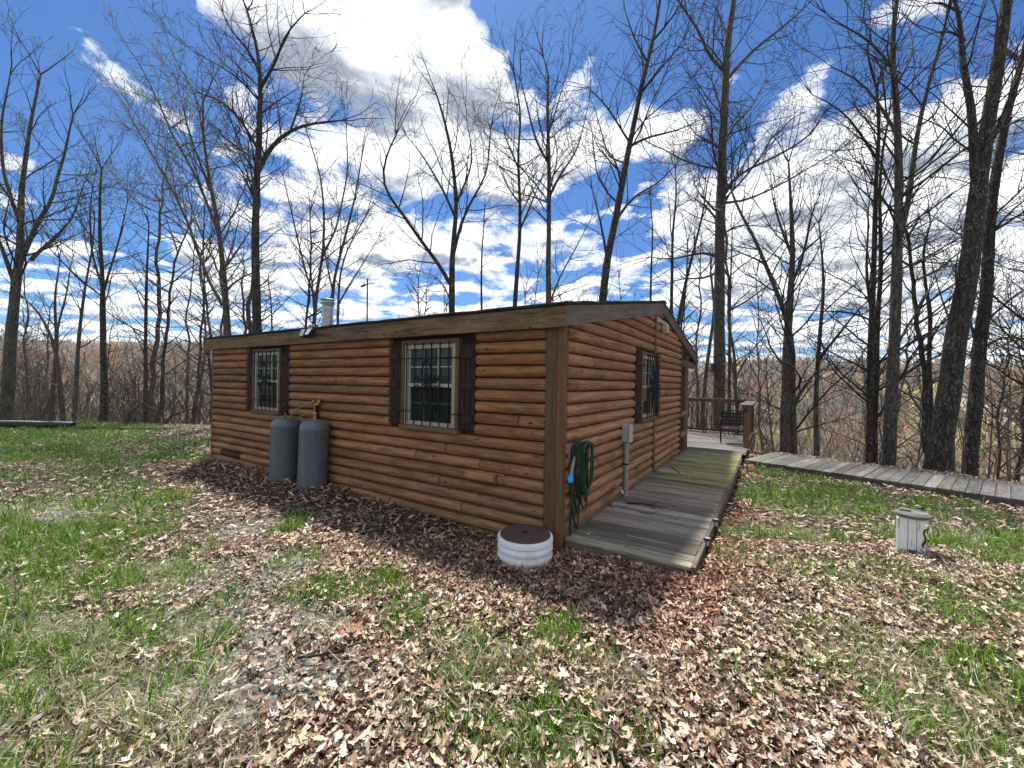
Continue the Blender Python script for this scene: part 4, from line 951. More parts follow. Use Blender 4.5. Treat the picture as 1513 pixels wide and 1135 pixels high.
def make_tree(name, label, Y, trunk, w, limbs=(), bark='bark_grey', twig='twig', cs=None, seed=0, dens=1., blen=1., budding=0., par=None, yl=.0, cat='tree', flare=1.2, ws=.70):
    w = (w[0]*ws, w[1]*ws)
    r = random.Random(seed*13+5); P = dict(PAR); P.update(par or {})
    pts = [atY(a, b, Y) for a, b in trunk]; n = len(pts)
    ra = [w[0]/2*Y/F*(1-i/(n-1))+w[1]/2*Y/F*(i/(n-1)) for i in range(n)]
    base = pts[0].copy(); gzv = float(terr(base[0], base[1]))
    d0 = nrm(pts[1]-pts[0]); foot = base.copy()
    if base[2] > gzv:
        dz = base[2]-gzv; sx = d0[0]/max(d0[2], .3)*.5; foot = np.array([base[0]-sx*min(dz, 4), base[1], gzv-.15])
        pts = [foot]+pts; ra = [ra[0]*(1+.05*min(dz, 6))]+ra
    rootp = np.array([foot[0], foot[1], float(terr(foot[0], foot[1]))])
    t = thing(name, label, cat, rootp)
    # densify trunk
    Q = []; RR = []
    for i in range(len(pts)-1):
        L = np.linalg.norm(pts[i+1]-pts[i]); k = max(2, int(L/.35))
        for j in range(k):
            f = j/k; Q.append(pts[i]+(pts[i+1]-pts[i])*f+np.array(rv(r))*.018*min(1, ra[i]*6)*(j > 0)); RR.append((ra[i]+(ra[i+1]-ra[i])*f)*(1+r.gauss(0, .025)))
    Q.append(pts[-1]); RR.append(ra[-1])
    RR[0] *= flare*1.15; RR[1] *= 1+(flare-1)*.4
    # smooth
    for _ in range(2): Q = [Q[0]]+[(Q[i-1]+2*Q[i]+Q[i+1])/4 for i in range(1, len(Q)-1)]+[Q[-1]]
    mb = MB(); mb.tube(Q, RR, 12 if w[0] > 12 else 8)
    stems = [(Q, RR, True)]
    for li, lm in enumerate(limbs):
        lw = lm[0]*.69; lp_ = lm[1]; dY = (lm[2] if len(lm) > 2 else r.uniform(-1, 1)*yl)
        m_ = len(lp_); LP = [atY(a, b, Y+dY*i/(m_-1)) for i, (a, b) in enumerate(lp_)]; LQ = []; LR = []
        for i in range(m_-1):
            k = max(2, int(np.linalg.norm(LP[i+1]-LP[i])/.35))
            for j in range(k):
                f = (i+j/k)/(m_-1); LQ.append(LP[i]+(LP[i+1]-LP[i])*j/k+np.array(rv(r))*.02*(i+j > 0)); LR.append(lw/2*Y/F*(1-.72*f))
        LQ.append(LP[-1]); LR.append(lw/2*Y/F*.28)
        for _ in range(2): LQ = [LQ[0]]+[(LQ[i-1]+2*LQ[i]+LQ[i+1])/4 for i in range(1, len(LQ)-1)]+[LQ[-1]]
        mb.tube(LQ, LR, 7); stems.append((LQ, LR, False))
    mb.build('trunk', bark, t, rootp)
    segs = ([], []); tips = []
    csz = None if cs is None else atY(trunk[0][0], cs, Y)[2]
    for Qs, Rs, main in stems:
        acc = [0]
        for i in range(1, len(Qs)): acc.append(acc[-1]+np.linalg.norm(Qs[i]-Qs[i-1]))
        tot = acc[-1]; nb = 0
        for i in range(1, len(Qs)):
            p = Qs[i]
            if main and csz is not None and p[2] < csz:
                if not (p[2] > 1.5 and r.random() < .10*dens): continue
                small = .45
            else: small = 1.
            if not main and acc[i] < tot*.12: continue
            d = nrm(Qs[min(i+1, len(Qs)-1)]-Qs[i-1]); stp = acc[i]-acc[i-1]
            k = stp/.37*dens; k = int(k)+(r.random() < k-int(k))
            for _ in range(k):
                g = np.array(rv(r)); ax = nrm(g-d*(g@d)); sp = math.radians(r.uniform(35, 68)); nd_ = d*math.cos(sp)+ax*math.sin(sp)
                if nd_[2] < -.1: nd_[2] *= -.5
                rem = (tot-acc[i]); LL = min(.35*rem+1.0, 3.8 if main else 2.8)*r.uniform(.6, 1.15)*blen*small
                rb = min(Rs[i]*.5, .007+LL*.0085); grow(segs, tips, tuple(p), tuple(nd_), LL, rb, 1, r, P)
        d = nrm(Qs[-1]-Qs[-3]); 
        for _ in range(3): grow(segs, tips, tuple(Qs[-1]), tuple(nrm(d+np.array(rv(r))*.3)), 1.6*blen, Rs[-1]*.9, 1, r, P)
    o = seg_mesh2('crown', segs, MT[twig], t, rootp)
    if budding:
        tp = np.array(tips); k = NR.random(len(tp)) < budding; tp = np.repeat(tp[k], 3, axis=0)+NR.normal(0, .06, (3*k.sum(), 3)); n = len(tp)
        T, f = leaf_templates(6); c = np.array([(.20, .25, .05), (.27, .29, .08), (.15, .2, .04), (.28, .24, .09)])[NR.integers(0, 4, n)]
        l = scatter(T, f, tp-rootp, NR.uniform(.04, .085, n), NR.random(n)*6.28, NR.uniform(0, 3, n), NR.random(n)*6.28, c, 'buds', MT['bud'], 'x'); del l['label']; l['kind'] = 'stuff'; l.parent = o
    return t
#TREES-BEGIN
BUD = dict(wig=(.08, .10, .12, .15), ang=(22, 45), trop=.045)
make_tree('budding_tree', 'large trunk at the far left edge with a wide crown of pale green buds', 14.5, [(8, 625), (14, 540), (20, 450), (30, 380), (30, 300), (42, 200), (60, 110)], (23, 3),
  [(10, [(24, 400), (50, 340), (75, 300), (95, 230), (108, 170)]), (9, [(22, 420), (0, 360), (-20, 300)]), (8, [(30, 330), (5, 260), (0, 180), (15, 110)]), (7, [(45, 385), (75, 355), (105, 330), (125, 270)], 1)], cs=420, seed=1, budding=.6, par=BUD, yl=2)
make_tree('bare_tree', 'crooked sapling whose thin trunk bends left near the far left edge', 15, [(94, 628), (88, 560), (83, 515), (72, 490), (60, 462), (35, 440)], (9, 2.5), [(5, [(84, 520), (88, 470), (100, 430), (105, 390)])], cs=540, seed=2, blen=.7, yl=1)
make_tree('bare_tree', 'thin straight trunk just right of the large left edge tree', 15.5, [(75, 628), (80, 560), (84, 500), (80, 440), (88, 390)], (9, 2), [], cs=520, seed=3, blen=.8)
make_tree('bare_tree', 'slim trunk between the crooked sapling and the straight lawn edge tree', 15.5, [(110, 628), (114, 545), (116, 500), (121, 460), (126, 420), (138, 360), (140, 320)], (8, 2), [], cs=520, seed=4, blen=.8)
make_tree('budding_tree', 'straight dark trunk at the lawn edge halfway between left edge and cabin', 14.6, [(153, 628), (153, 540), (151, 450), (152, 430), (148, 360), (147, 300), (150, 250)], (13, 3), [(5, [(152, 435), (165, 390), (180, 340), (188, 300)]), (5, [(152, 430), (135, 370), (132, 310), (140, 260)])], 'bark_dark', cs=470, seed=5, budding=.45, par=BUD, yl=1.5)
make_tree('bare_tree', 'very slender straight tree standing alone left of the cabin', 15, [(214, 630), (215, 540), (216, 430), (218, 380), (220, 330)], (8, 2), [], 'bark_dark', cs=560, seed=6, blen=.9)
make_tree('budding_tree', 'grey trunk behind the left roof end with a fan of budding limbs leaning left', 14, [(336, 496), (333, 440), (330, 400), (322, 330), (310, 270), (300, 200), (300, 150)], (14, 3),
  [(8, [(328, 450), (310, 420), (285, 350), (260, 290), (225, 230), (190, 165)]), (6, [(322, 340), (290, 260), (250, 190), (220, 120), (200, 85)]), (6, [(310, 280), (280, 200), (262, 120)]), (5, [(330, 400), (350, 370), (370, 340)]), (5, [(333, 430), (355, 410), (380, 400)]), (4, [(285, 350), (250, 320), (200, 300), (175, 270)]), (4, [(300, 200), (290, 140), (260, 90)])], 'bark_grey', 'twig_grey', cs=450, seed=7, budding=.65, par=BUD, yl=2, dens=1.2)
make_tree('bare_tree', 'tall dark oak behind the left part of the roof with a dense high crown', 13.6, [(381, 496), (379, 430), (377, 350), (379, 260), (383, 200), (384, 150), (385, 110), (378, 60), (365, 15)], (18, 4),
  [(11, [(382, 250), (400, 215), (430, 190), (460, 182), (505, 178)]), (7, [(383, 225), (360, 180), (330, 150), (300, 140)]), (7, [(385, 130), (410, 90), (420, 50), (450, 20)]), (6, [(384, 110), (370, 70), (340, 50), (330, 20)]), (6, [(379, 300), (365, 270), (350, 240)]), (5, [(430, 190), (445, 150), (450, 110)]), (5, [(383, 170), (410, 150), (440, 130)]), (5, [(384, 150), (350, 110), (310, 90)])], 'bark_dark', cs=300, seed=8, yl=2, dens=1.7)
make_tree('bare_tree', 'slim dark stem rising left of the stove pipe', 16, [(463, 492), (466, 450), (470, 420), (478, 370), (479, 310), (474, 260), (455, 200)], (9, 2), [(5, [(467, 440), (452, 410), (440, 350), (425, 290), (418, 260)]), (5, [(476, 380), (500, 330), (515, 250), (512, 190)])], cs=400, seed=9, yl=1.5)
make_tree('budding_tree', 'leaning stem directly behind the stove pipe', 16.5, [(488, 485), (491, 440), (494, 410), (510, 350), (525, 290), (535, 230)], (9, 2), [(4, [(492, 430), (480, 380), (478, 330)])], cs=400, seed=10, yl=1.5, budding=.15)
make_tree('bare_tree', 'thin stem just right of the stove pipe', 17, [(499, 490), (500, 440), (503, 400), (512, 370), (540, 320)], (6, 2), [(4, [(500, 450), (530, 400), (560, 350)])], cs=440, seed=11, yl=1)
make_tree('bare_tree', 'open spreading oak behind the middle of the roof with a long limb to the left', 14, [(668, 472), (668, 400), (669, 370), (675, 300), (668, 230), (655, 170), (645, 140)], (14, 3),
  [(9, [(665, 420), (650, 390), (610, 340), (590, 310), (562, 275), (570, 230), (585, 200)]), (8, [(669, 380), (680, 330), (700, 290), (720, 260), (725, 190)]), (6, [(672, 320), (650, 270), (625, 230), (600, 200)]), (5, [(675, 300), (700, 240), (690, 180)]), (4, [(664, 440), (650, 410), (620, 400)])], 'bark_dark', cs=300, seed=12, yl=2, dens=1.3)
make_tree('bare_tree', 'small distant sapling between the spreading oak and the twin tall trees', 18, [(712, 470), (711, 420), (712, 370), (715, 330)], (5, 2), [], 'bark_dark', cs=430, seed=13, blen=.8)
make_tree('bare_tree', 'left one of the two tall straight trees right of the spreading oak', 15, [(760, 462), (764, 400), (768, 350), (768, 290), (765, 230), (770, 170), (760, 110)], (10, 2.5), [(5, [(768, 340), (790, 290), (803, 260)]), (4, [(766, 250), (745, 200), (740, 150)]), (4, [(768, 300), (750, 280), (735, 240)])], 'bark_dark', cs=330, seed=14, yl=1.5, dens=1.3)
make_tree('bare_tree', 'right one of the two tall straight trees, grey trunk forking above the roof', 14.5, [(810, 458), (810, 380), (811, 300), (811, 220), (808, 160), (812, 110), (803, 85)], (12, 2.5), [(6, [(812, 290), (830, 250), (850, 230), (860, 200), (870, 150)]), (6, [(810, 240), (790, 210), (780, 160), (770, 120)]), (5, [(812, 450), (825, 410), (850, 370), (870, 330)]), (4, [(811, 330), (790, 310), (770, 290)]), (4, [(810, 200), (825, 150), (840, 100)])], 'bark_grey', cs=330, seed=15, yl=1.5, dens=1.4)
make_tree('bare_tree', 'dark tree leaning right from behind the roof near its ridge', 12.6, [(889, 455), (897, 380), (910, 320), (925, 240), (935, 190), (950, 120), (965, 60), (975, 0)], (17, 6), [(7, [(908, 330), (935, 290), (975, 270), (1010, 230)]), (6, [(897, 385), (888, 330), (875, 280)]), (6, [(933, 215), (960, 200), (1000, 195), (1040, 175)]), (6, [(945, 140), (975, 100), (1010, 60)]), (5, [(930, 210), (900, 160), (870, 130)]), (5, [(955, 90), (930, 40), (920, 0)]), (5, [(965, 60), (1000, 20), (1020, -20)])], 'bark_dark', cs=330, seed=16, yl=2, dens=1.1)
make_tree('bare_tree', 'slim tree beside the roof ridge on its left', 16, [(961, 460), (962, 400), (965, 340), (960, 290)], (5, 2), [], 'bark_dark', cs=420, seed=17, blen=.8)
make_tree('bare_tree', 'slim upright trunk seen just above the roof ridge', 15, [(992, 480), (993, 410), (994, 340), (1000, 290), (998, 250)], (8, 2), [], 'bark_dark', cs=400, seed=18, blen=.9)
make_tree('bare_tree', 'thin trunk leaning right above the falling right rake of the roof', 14, [(1000, 490), (1010, 430), (1025, 370), (1040, 310), (1045, 270)], (9, 2), [], 'bark_dark', cs=400, seed=19, blen=.8)
make_tree('bare_tree', 'thin leaning trunk left of the big tree with the black box', 16, [(1036, 650), (1042, 560), (1050, 500), (1056, 460), (1050, 400)], (10, 4), [], 'bark_grey', cs=480, seed=20, blen=.7)
BT = make_tree('bare_tree', 'big tall tree carrying a small black box, behind the deck railing', 14.6, [(1063, 650), (1063, 560), (1063, 450), (1064, 330), (1067, 220), (1072, 120), (1075, 60), (1085, 0), (1090, -60)], (25, 9),
  [(8, [(1072, 105), (1050, 90), (1030, 40), (1000, 0), (985, -30)]), (8, [(1072, 120), (1095, 90), (1130, 60), (1170, 30), (1200, 0)]), (7, [(1066, 290), (1085, 260), (1130, 240), (1200, 200), (1215, 170)]), (7, [(1066, 220), (1085, 180), (1110, 160), (1130, 120)]), (7, [(1062, 380), (1040, 370), (1000, 385), (960, 380)]), (6, [(1062, 400), (1040, 415), (1010, 410), (985, 420)]), (6, [(1064, 330), (1040, 300), (1020, 290)]), (5, [(1075, 60), (1060, 20), (1050, -20)]), (6, [(1066, 300), (1095, 300), (1160, 270), (1250, 215)]), (5, [(1064, 350), (1090, 330), (1130, 335)])], 'bark_grey', cs=340, seed=21, yl=2, dens=1.2)
make_tree('bare_tree', 'thin straight trunk right of the big tree with the black box', 16, [(1078, 655), (1078, 560), (1078, 470), (1080, 400), (1082, 340)], (8, 2), [], 'bark_dark', cs=470, seed=22, blen=.9)
make_tree('bare_tree', 'double trunked grey tree beyond the start of the boardwalk', 11.5, [(1160, 690), (1161, 600), (1163, 500), (1167, 440), (1172, 390), (1170, 330), (1168, 290), (1165, 240)], (20, 3),
  [(14, [(1173, 700), (1173, 640), (1172, 560), (1172, 500), (1150, 430), (1130, 390), (1115, 350), (1095, 320), (1080, 280)]), (9, [(1174, 600), (1180, 580), (1195, 565), (1206, 548)]), (7, [(1170, 420), (1190, 370), (1195, 320), (1210, 290)]), (7, [(1171, 380), (1150, 330), (1140, 280)]), (5, [(1130, 390), (1110, 380), (1085, 370)]), (5, [(1166, 500), (1195, 475), (1215, 440)])], 'bark_grey', cs=450, seed=23, yl=1, dens=1.2)
make_tree('bare_tree', 'slender tree with one long bough rising right, behind the boardwalk', 12.6, [(1206, 690), (1205, 600), (1207, 545), (1212, 480), (1218, 430), (1215, 380), (1210, 330)], (11, 2.5), [(7, [(1207, 535), (1235, 500), (1260, 465), (1280, 447)])], 'bark_grey', cs=500, seed=24, yl=.5)
make_tree('bare_tree', 'dark twin stemmed tree, left of the two close tall trunks behind the boardwalk', 10.5, [(1283, 702), (1285, 600), (1287, 500), (1290, 420), (1293, 330), (1294, 270), (1300, 200), (1295, 130)], (13, 5),
  [(12, [(1293, 705), (1293, 600), (1297, 500), (1300, 400), (1302, 330), (1298, 280), (1305, 220), (1315, 160)]), (8, [(1290, 470), (1282, 420), (1280, 370), (1283, 310)]), (6, [(1299, 240), (1270, 190), (1240, 160), (1200, 140)])], 'bark_dark', cs=400, seed=25, yl=.4, dens=1.1)
make_tree('bare_tree', 'tall speckled grey trunk, right of the two close trunks, forking high up', 9.8, [(1312, 705), (1316, 600), (1322, 500), (1326, 400), (1327, 340), (1328, 250), (1326, 170), (1318, 90), (1322, 20), (1330, -40)], (24, 6),
  [(12, [(1328, 350), (1342, 310), (1350, 240), (1362, 160), (1385, 80), (1400, 20), (1410, -40)]), (7, [(1326, 200), (1300, 150), (1260, 110), (1230, 100)]), (6, [(1318, 100), (1290, 60), (1250, 40), (1220, 20)]), (6, [(1327, 120), (1350, 80), (1345, 40)]), (6, [(1323, 520), (1340, 480), (1370, 440), (1385, 400)])], 'bark_grey', cs=380, seed=26, yl=1, dens=1.1)
make_tree('bare_tree', 'crooked thin trunk between the close tall trunks and the thickest tree', 11.2, [(1374, 700), (1376, 600), (1372, 530), (1376, 470), (1366, 410), (1362, 370), (1375, 330)], (10, 3), [], 'bark_dark', cs=500, seed=27, blen=.8)
make_tree('bare_tree', 'thickest tree, leaning right beside the boardwalk with two heavy upper limbs', 8.7, [(1385, 712), (1392, 640), (1405, 560), (1416, 480), (1432, 400), (1440, 330), (1447, 260), (1455, 200), (1470, 130), (1480, 60), (1490, -20)], (37, 15),
  [(17, [(1441, 260), (1440, 190), (1432, 130), (1420, 80), (1420, 20), (1405, -20)]), (9, [(1460, 220), (1480, 180), (1505, 110), (1530, 60)]), (6, [(1425, 60), (1405, 45), (1375, 50)]), (5, [(1412, 500), (1395, 450), (1380, 400)]), (6, [(1420, 20), (1390, 0), (1360, 10)])], 'bark_dark', cs=230, ws=.8, seed=28, yl=.8, dens=1.)
make_tree('bare_tree', 'grey leaning trunk at right of the thickest tree', 9.8, [(1433, 705), (1438, 620), (1445, 530), (1458, 440), (1461, 370), (1465, 300), (1475, 230), (1490, 160), (1510, 90)], (21, 9), [(5, [(1440, 500), (1428, 460), (1418, 430)]), (5, [(1462, 350), (1500, 300), (1540, 280)]), (5, [(1446, 520), (1475, 495), (1510, 500)]), (5, [(1452, 480), (1490, 440), (1530, 420)])], 'bark_dark', cs=400, ws=.86, seed=29, yl=1, dens=1.1)
make_tree('bare_tree', 'tree mostly past the right picture edge, only its side branches in view', 10, [(1575, 720), (1570, 600), (1565, 480), (1570, 350), (1560, 220), (1565, 80)], (22, 8), [(6, [(1565, 520), (1530, 500), (1490, 505), (1465, 520)]), (5, [(1565, 440), (1520, 400), (1485, 395)]), (5, [(1568, 560), (1520, 560), (1480, 590)]), (6, [(1568, 350), (1530, 320), (1495, 330)]), (5, [(1566, 600), (1530, 610), (1500, 620)])], 'bark_grey', cs=620, seed=30, yl=1, dens=1.2)
# black box on the big tree
bp = atY(1055, 543, 14.25); bx_ = thing('camera_box', 'small black box mounted on the trunk of the big tree', 'trail camera', bp)
mb = MB(); mb.box((-.10, -.10, -.12), (.10, .06, .14), bev=.02); mb.build('housing', 'black', bx_)
mb = MB(); mb.box((-.20, -.22, -.16), (.20, .0, -.125)); mb.build('ledge', 'black', bx_)
# lamp pole behind the cabin
pp = atY(543, 520, 16.); zt_ = atY(541, 412, 16.); pl = thing('lamp_pole', 'thin metal pole with short lamp arm above the roof, right of the stove pipe', 'lamp pole', (pp[0], 16., float(terr(pp[0], 16.))))
z0_ = float(terr(pp[0], 16.)); hh_ = float(zt_[2]-z0_)
mb = MB(); mb.tube([(0, 0, 0), (-.02, 0, hh_*.5), (-.05, 0, hh_)], .028, 8); mb.build('pole', 'iron', pl)
hp_ = hh_-.22
mb = MB(); mb.tube([(-.05, 0, hp_), (.12, 0, hp_+.06), (.22, 0, hp_+.06)], .02, 7); mb.tube([(-.05, 0, hp_), (-.22, 0, hp_-.06)], .02, 7); mb.build('arm', 'iron', pl)
mb = MB(); mb.tube([(-.14, 0, hp_-.02), (-.3, 0, hp_-.10)], [.05, .035], 10); mb.build('lamp_head', 'black', pl)
# brush pile along the edge left of the cabin
stick('fallen_branch', 'dark arching fallen branch on the lawn edge left of the cabin', [atY(235, 634, 13.9), atY(252, 616, 13.9), atY(275, 607, 13.9), atY(318, 592, 13.9)], .035, 'bark_dark', 'branch', subs=[[atY(260, 612, 13.9), atY(280, 590, 13.8), atY(300, 580, 13.8)]])
stick('fallen_branch', 'bent dark branch arching over the lawn edge right of the slender tree', [atY(188, 632, 13.9), atY(190, 612, 13.9), atY(212, 595, 13.9), atY(232, 610, 13.9), atY(240, 632, 13.9)], .03, 'bark_dark', 'branch')
stick('fallen_branch', 'bleached pale branch arching in the thicket near the left edge', [atY(30, 554, 14.), atY(60, 560, 14.), atY(84, 570, 14.), atY(86, 590, 14.)], .022, 'bark_pale', 'branch')
stick('fallen_branch', 'bleached bent stem in the thicket right of the slender tree', [atY(189, 548, 14.2), atY(203, 563, 14.2), atY(209, 590, 14.2), atY(213, 628, 14.2)], .018, 'bark_pale', 'branch')
# ---- woods on the slope: eight trees, copied
GL = [('left of the cabin', 'woods left of the cabin'), ('behind the cabin roof', 'woods behind the cabin'), ('beyond the boardwalk', 'woods beyond the boardwalk')]
protos = []
PB = dict(step=(.8, .5, .38, .3), kids=(1, 1, 1, 1), pk=(.8, .8, .55, 0))
for i in range(8):
    r = random.Random(100+i); hgt = r.uniform(9, 14); segs = ([], []); tips = []; Q = []; x = y = 0.; lx = r.gauss(0, .04); ly = r.gauss(0, .03); R = []
    n = 22; 
    for j in range(n+1):
        z = hgt*.86*j/n; x += lx*hgt/n+r.gauss(0, .05); y += ly*hgt/n+r.gauss(0, .05); Q.append((x, y, z-.3)); R.append((.045+.03*(i % 3))*(1-.85*j/n)+.012)
    mb = MB(); mb.tube(Q, R, 7); P = dict(PAR); P['max'] = 3; P.update(PB)
    for j in range(6, n):
        for k in range(2 if j > 9 else 1):
            a = r.uniform(0, 6.28); u = r.uniform(.3, 1.1); d = nrm(np.array((math.cos(a), math.sin(a), u))); L = r.uniform(.9, 2.6)*(1.2-j/n*.6)
            grow(segs, tips, Q[j], tuple(d), L, .02+.008*L, 1, r, P)
    for k in range(3): grow(segs, tips, Q[-1], tuple(nrm(np.array((r.gauss(0, .4), r.gauss(0, .4), 1)))), 2., .02, 1, r, P)
    protos.append((mb, segs, tips, i))
PM = []
for mb, segs, tips, i in protos:
    bk = ('bark_grey', 'bark_dark', 'bark_grey')[i % 3]; tr_ = mb.build('trunk', bk, None); me_t = tr_.data
    o1 = seg_mesh('crown', segs[0]+segs[1], MT[('twig_grey', 'twig', 'twig_red', 'twig_grey')[i % 4]], None, 3); PM.append((me_t, o1.data)); bpy.data.objects.remove(tr_); bpy.data.objects.remove(o1)
cnt = 0; tries = 0; placed = []
while cnt < 145 and tries < 9000:
    tries += 1; az = RND.uniform(-1.32, 1.32); Yv = 14+RND.random()**1.5*46; X = az*Yv
    if az > .45: Yv = 9+RND.random()**1.4*46; X = az*Yv
    d = float(dropd(X, Yv))
    if d < (1.3 if X < 0 else 2.6) or d > 44: continue
    if any((X-a)**2+(Yv-b)**2 < 1.2 for a, b in placed): continue
    placed.append((X, Yv)); k = RND.randrange(8); cnt += 1
    g = 0 if X/Yv < -.75 else (1 if X/Yv < .40 else 2)
    t = thing('forest_tree', 'slender leafless tree growing on the wooded slope '+GL[g][0], 'tree', (X, Yv, float(terr(X, Yv))), RND.uniform(0, 6.28), GL[g][1])
    s = RND.uniform(.6, 1.05) if d < 8 else RND.uniform(.8, 1.25); t.scale = (s, s, s)
    for nm, me in (('trunk', PM[k][0]), ('crown', PM[k][1])):
        c = bpy.data.objects.new(nm, me); COL.objects.link(c); c.parent = t
# ---- thicket: understorey stems, nobody could count them
def thicket(name, label, n, place, m, hs, seed, fan=1.):
    r = random.Random(seed); T = []
    P = dict(PAR); P.update(step=(.35, .35, .3, .25), max=3,  pk=(.8, .75, .5, 0), wig=(.1, .14, .18, .2), trop=.03)
    for i in range(9):
        segs = ([], []); 
        for k in range(r.randint(2, 4)): grow(segs, [], (r.gauss(0, .12), r.gauss(0, .12), -.15), tuple(nrm(np.array((r.gauss(0, .35*fan), r.gauss(0, .35*fan), 1)))), r.uniform(1.6, 2.6), .016, 0, r, P)
        T.append(np.array(segs[0]+segs[1]))
    A = []
    for i in range(n):
        X, Y, s = place(r); a = r.uniform(0, 6.28); S = T[r.randrange(9)].copy(); c, s_ = math.cos(a), math.sin(a)
        for o in (0, 3):
            x, y = S[:, o].copy(), S[:, o+1].copy(); S[:, o] = (x*c-y*s_)*s+X; S[:, o+1] = (x*s_+y*c)*s+Y; S[:, o+2] = S[:, o+2]*s*hs+float(terr(X, Y))
        S[:, 6:] = np.maximum(S[:, 6:]*s, .005); A.append(S)
    tagk(seg_mesh(name, np.concatenate(A), MT[m], None, 3), 'stuff', label)
def pl_left(r):
    while 1:
        X = r.uniform(-34, -6); Y = 13.6+r.random()**1.6*16
        if dropd(X, Y) > .5: return X, Y, r.uniform(.7, 1.5)
def pl_right(r):
    while 1:
        az = r.uniform(.38, 1.35); Y = 6+r.random()**1.3*32; X = az*Y; d = dropd(X, Y)
        if 2.2 < d < 30: return X, Y, r.uniform(.7, 1.7)
def pl_mid(r):
    while 1:
        az = r.uniform(-.9, .5); Y = 20+r.random()*20; X = az*Y
        if dropd(X, Y) > 5: return X, Y, r.uniform(1.2, 2.2)
thicket('left_thicket', 'tangled grey-brown undergrowth at the woods edge left of the cabin', 460, pl_left, 'twig_mid', 1.2, 5, 1.6)
thicket('right_thicket', 'thin grey saplings and brush down the slope beyond the boardwalk', 70, pl_right, 'twig_grey', 1.5, 6, .9)
thicket('red_thicket', 'reddish budding brush down the slope beyond the boardwalk', 45, pl_right, 'twig_red', 1.5, 8, .9)
# ---- far woods on the opposite hillside
def farwoods():
    n = 15000; az = NR.uniform(-1.42, 1.42, n); Y = 40+NR.random(n)**.75*340; X = az*Y; d = dropd(X, Y)
    k = (d > 30) & (smooth(.55, .60, fbm(X/45+3, Y/38+8, 3))*(X > 40)*(d > 120) < .5) & (NR.random(n) < np.clip(1.5-d/500, .3, 1)); X, Y, d = X[k], Y[k], d[k]; n = len(X); Z = terr(X, Y)
    m = 46; ht = NR.uniform(7, 12, n)*np.clip(.75+d/400, .8, 1.3); cw = ht*NR.uniform(.2, .34, n)
    cl = fbm(X/18, Y/18, 3); 
    tint = np.where((NR.random(n) < .70)[:, None], np.array([.25, .215, .17]), np.array([.36, .30, .21]))
    rd = (cl > .5) & (NR.random(n) < .5); tint[rd] = (.40, .22, .13)
    yg = (fbm(X/26+50, Y/26, 3) > .54) & (NR.random(n) < .45) & (X > 8); tint[yg] = (.48, .47, .20)
    og = NR.random(n) < .05; tint[og] = (.42, .29, .18); tint = tint*NR.normal(1, .14, (n, 1)).clip(.6, 1.5)
    co = np.zeros((n, m, 3, 3)); 
    # twigs: slivers radiating up and out from the stem
    h0 = NR.uniform(.3, .92, (n, m)); a = NR.uniform(0, 6.283, (n, m)); L = NR.uniform(.5, 1.1, (n, m))*cw[:, None]*np.sin(np.clip((1-h0)*2.3+.35, 0, 1.6))
    el = NR.uniform(.3, 1.2, (n, m)); base = np.stack([X[:, None]+np.cos(a)*L*.2, Y[:, None]+np.sin(a)*L*.2, Z[:, None]+h0*ht[:, None]], -1)
    tip = base+np.stack([np.cos(a)*np.cos(el), np.sin(a)*np.cos(el), np.sin(el)], -1)*L[..., None]*1.4
    side = np.stack([-np.sin(a), np.cos(a), 0*a], -1)*(.05+.0011*np.maximum(d, 20))[:, None, None]
    co[:, :, 0] = base-side; co[:, :, 1] = base+side; co[:, :, 2] = tip
    wd2 = (.10+.0006*d); st = np.stack([X, Y, Z], -1)
    for j in range(3):   # stems, three slim blades each turned round the axis
        q = j*2.1; sd2 = np.stack([np.cos(q)*wd2, np.sin(q)*wd2, 0*wd2], -1); co[:, j, 0] = st-sd2; co[:, j, 1] = st+sd2; co[:, j, 2] = st+np.stack([0*ht, 0*ht, ht], -1)
    N = n*m; f = np.arange(N*3).reshape(-1, 3); tt = np.repeat(tint, m*3, axis=0)*np.repeat(NR.normal(1, .15, (N, 1)).clip(.5, 1.5), 3, axis=0)
    tagk(mesh_np('distant_woods', co.reshape(-1, 3), f, MT['far'], attrs={'tint': tt}), 'stuff', 'brown, reddish and pale green leafless woods on the opposite hillside')
farwoods()
#TREES-END
# ------------------------------------------------------------------ sky and sun
SUN_EL, SUN_AZ = math.radians(61), math.radians(-15)   # azimuth from +Y towards +X
sd = Vector((math.sin(SUN_AZ)*math.cos(SUN_EL), math.cos(SUN_AZ)*math.cos(SUN_EL), math.sin(SUN_EL)))
sl = bpy.data.lights.new('sun', 'SUN'); sl.energy = 5.; sl.angle = math.radians(4.); sl.color = (1, .955, .89)
so = bpy.data.objects.new('sun', sl); COL.objects.link(so); so.rotation_euler = sd.to_track_quat('Z', 'Y').to_euler(); so.location = (0, 0, 60)
wd_ = bpy.data.worlds.new('World'); SC.world = wd_; wd_.use_nodes = True; nt = wd_.node_tree; nt.nodes.clear()
out = nt.nodes.new('ShaderNodeOutputWorld'); bg = nt.nodes.new('ShaderNodeBackground'); nt.links.new(bg.outputs[0], out.inputs[0])
sky = nt.nodes.new('ShaderNodeTexSky'); sky.sky_type = 'NISHITA'; sky.sun_disc = False; sky.sun_elevation = SUN_EL; sky.sun_rotation = SUN_AZ; sky.air_density = 1.; sky.dust_density = .6; sky.ozone_density = 2.5; sky.altitude = 300
dirv = nd(nt, 'TexCoord').outputs[0]; dn = nd(nt, 'VectorMath', {0: dirv}, operation='NORMALIZE').outputs[0]; sx = nd(nt, 'SeparateXYZ', {0: dn}).outputs
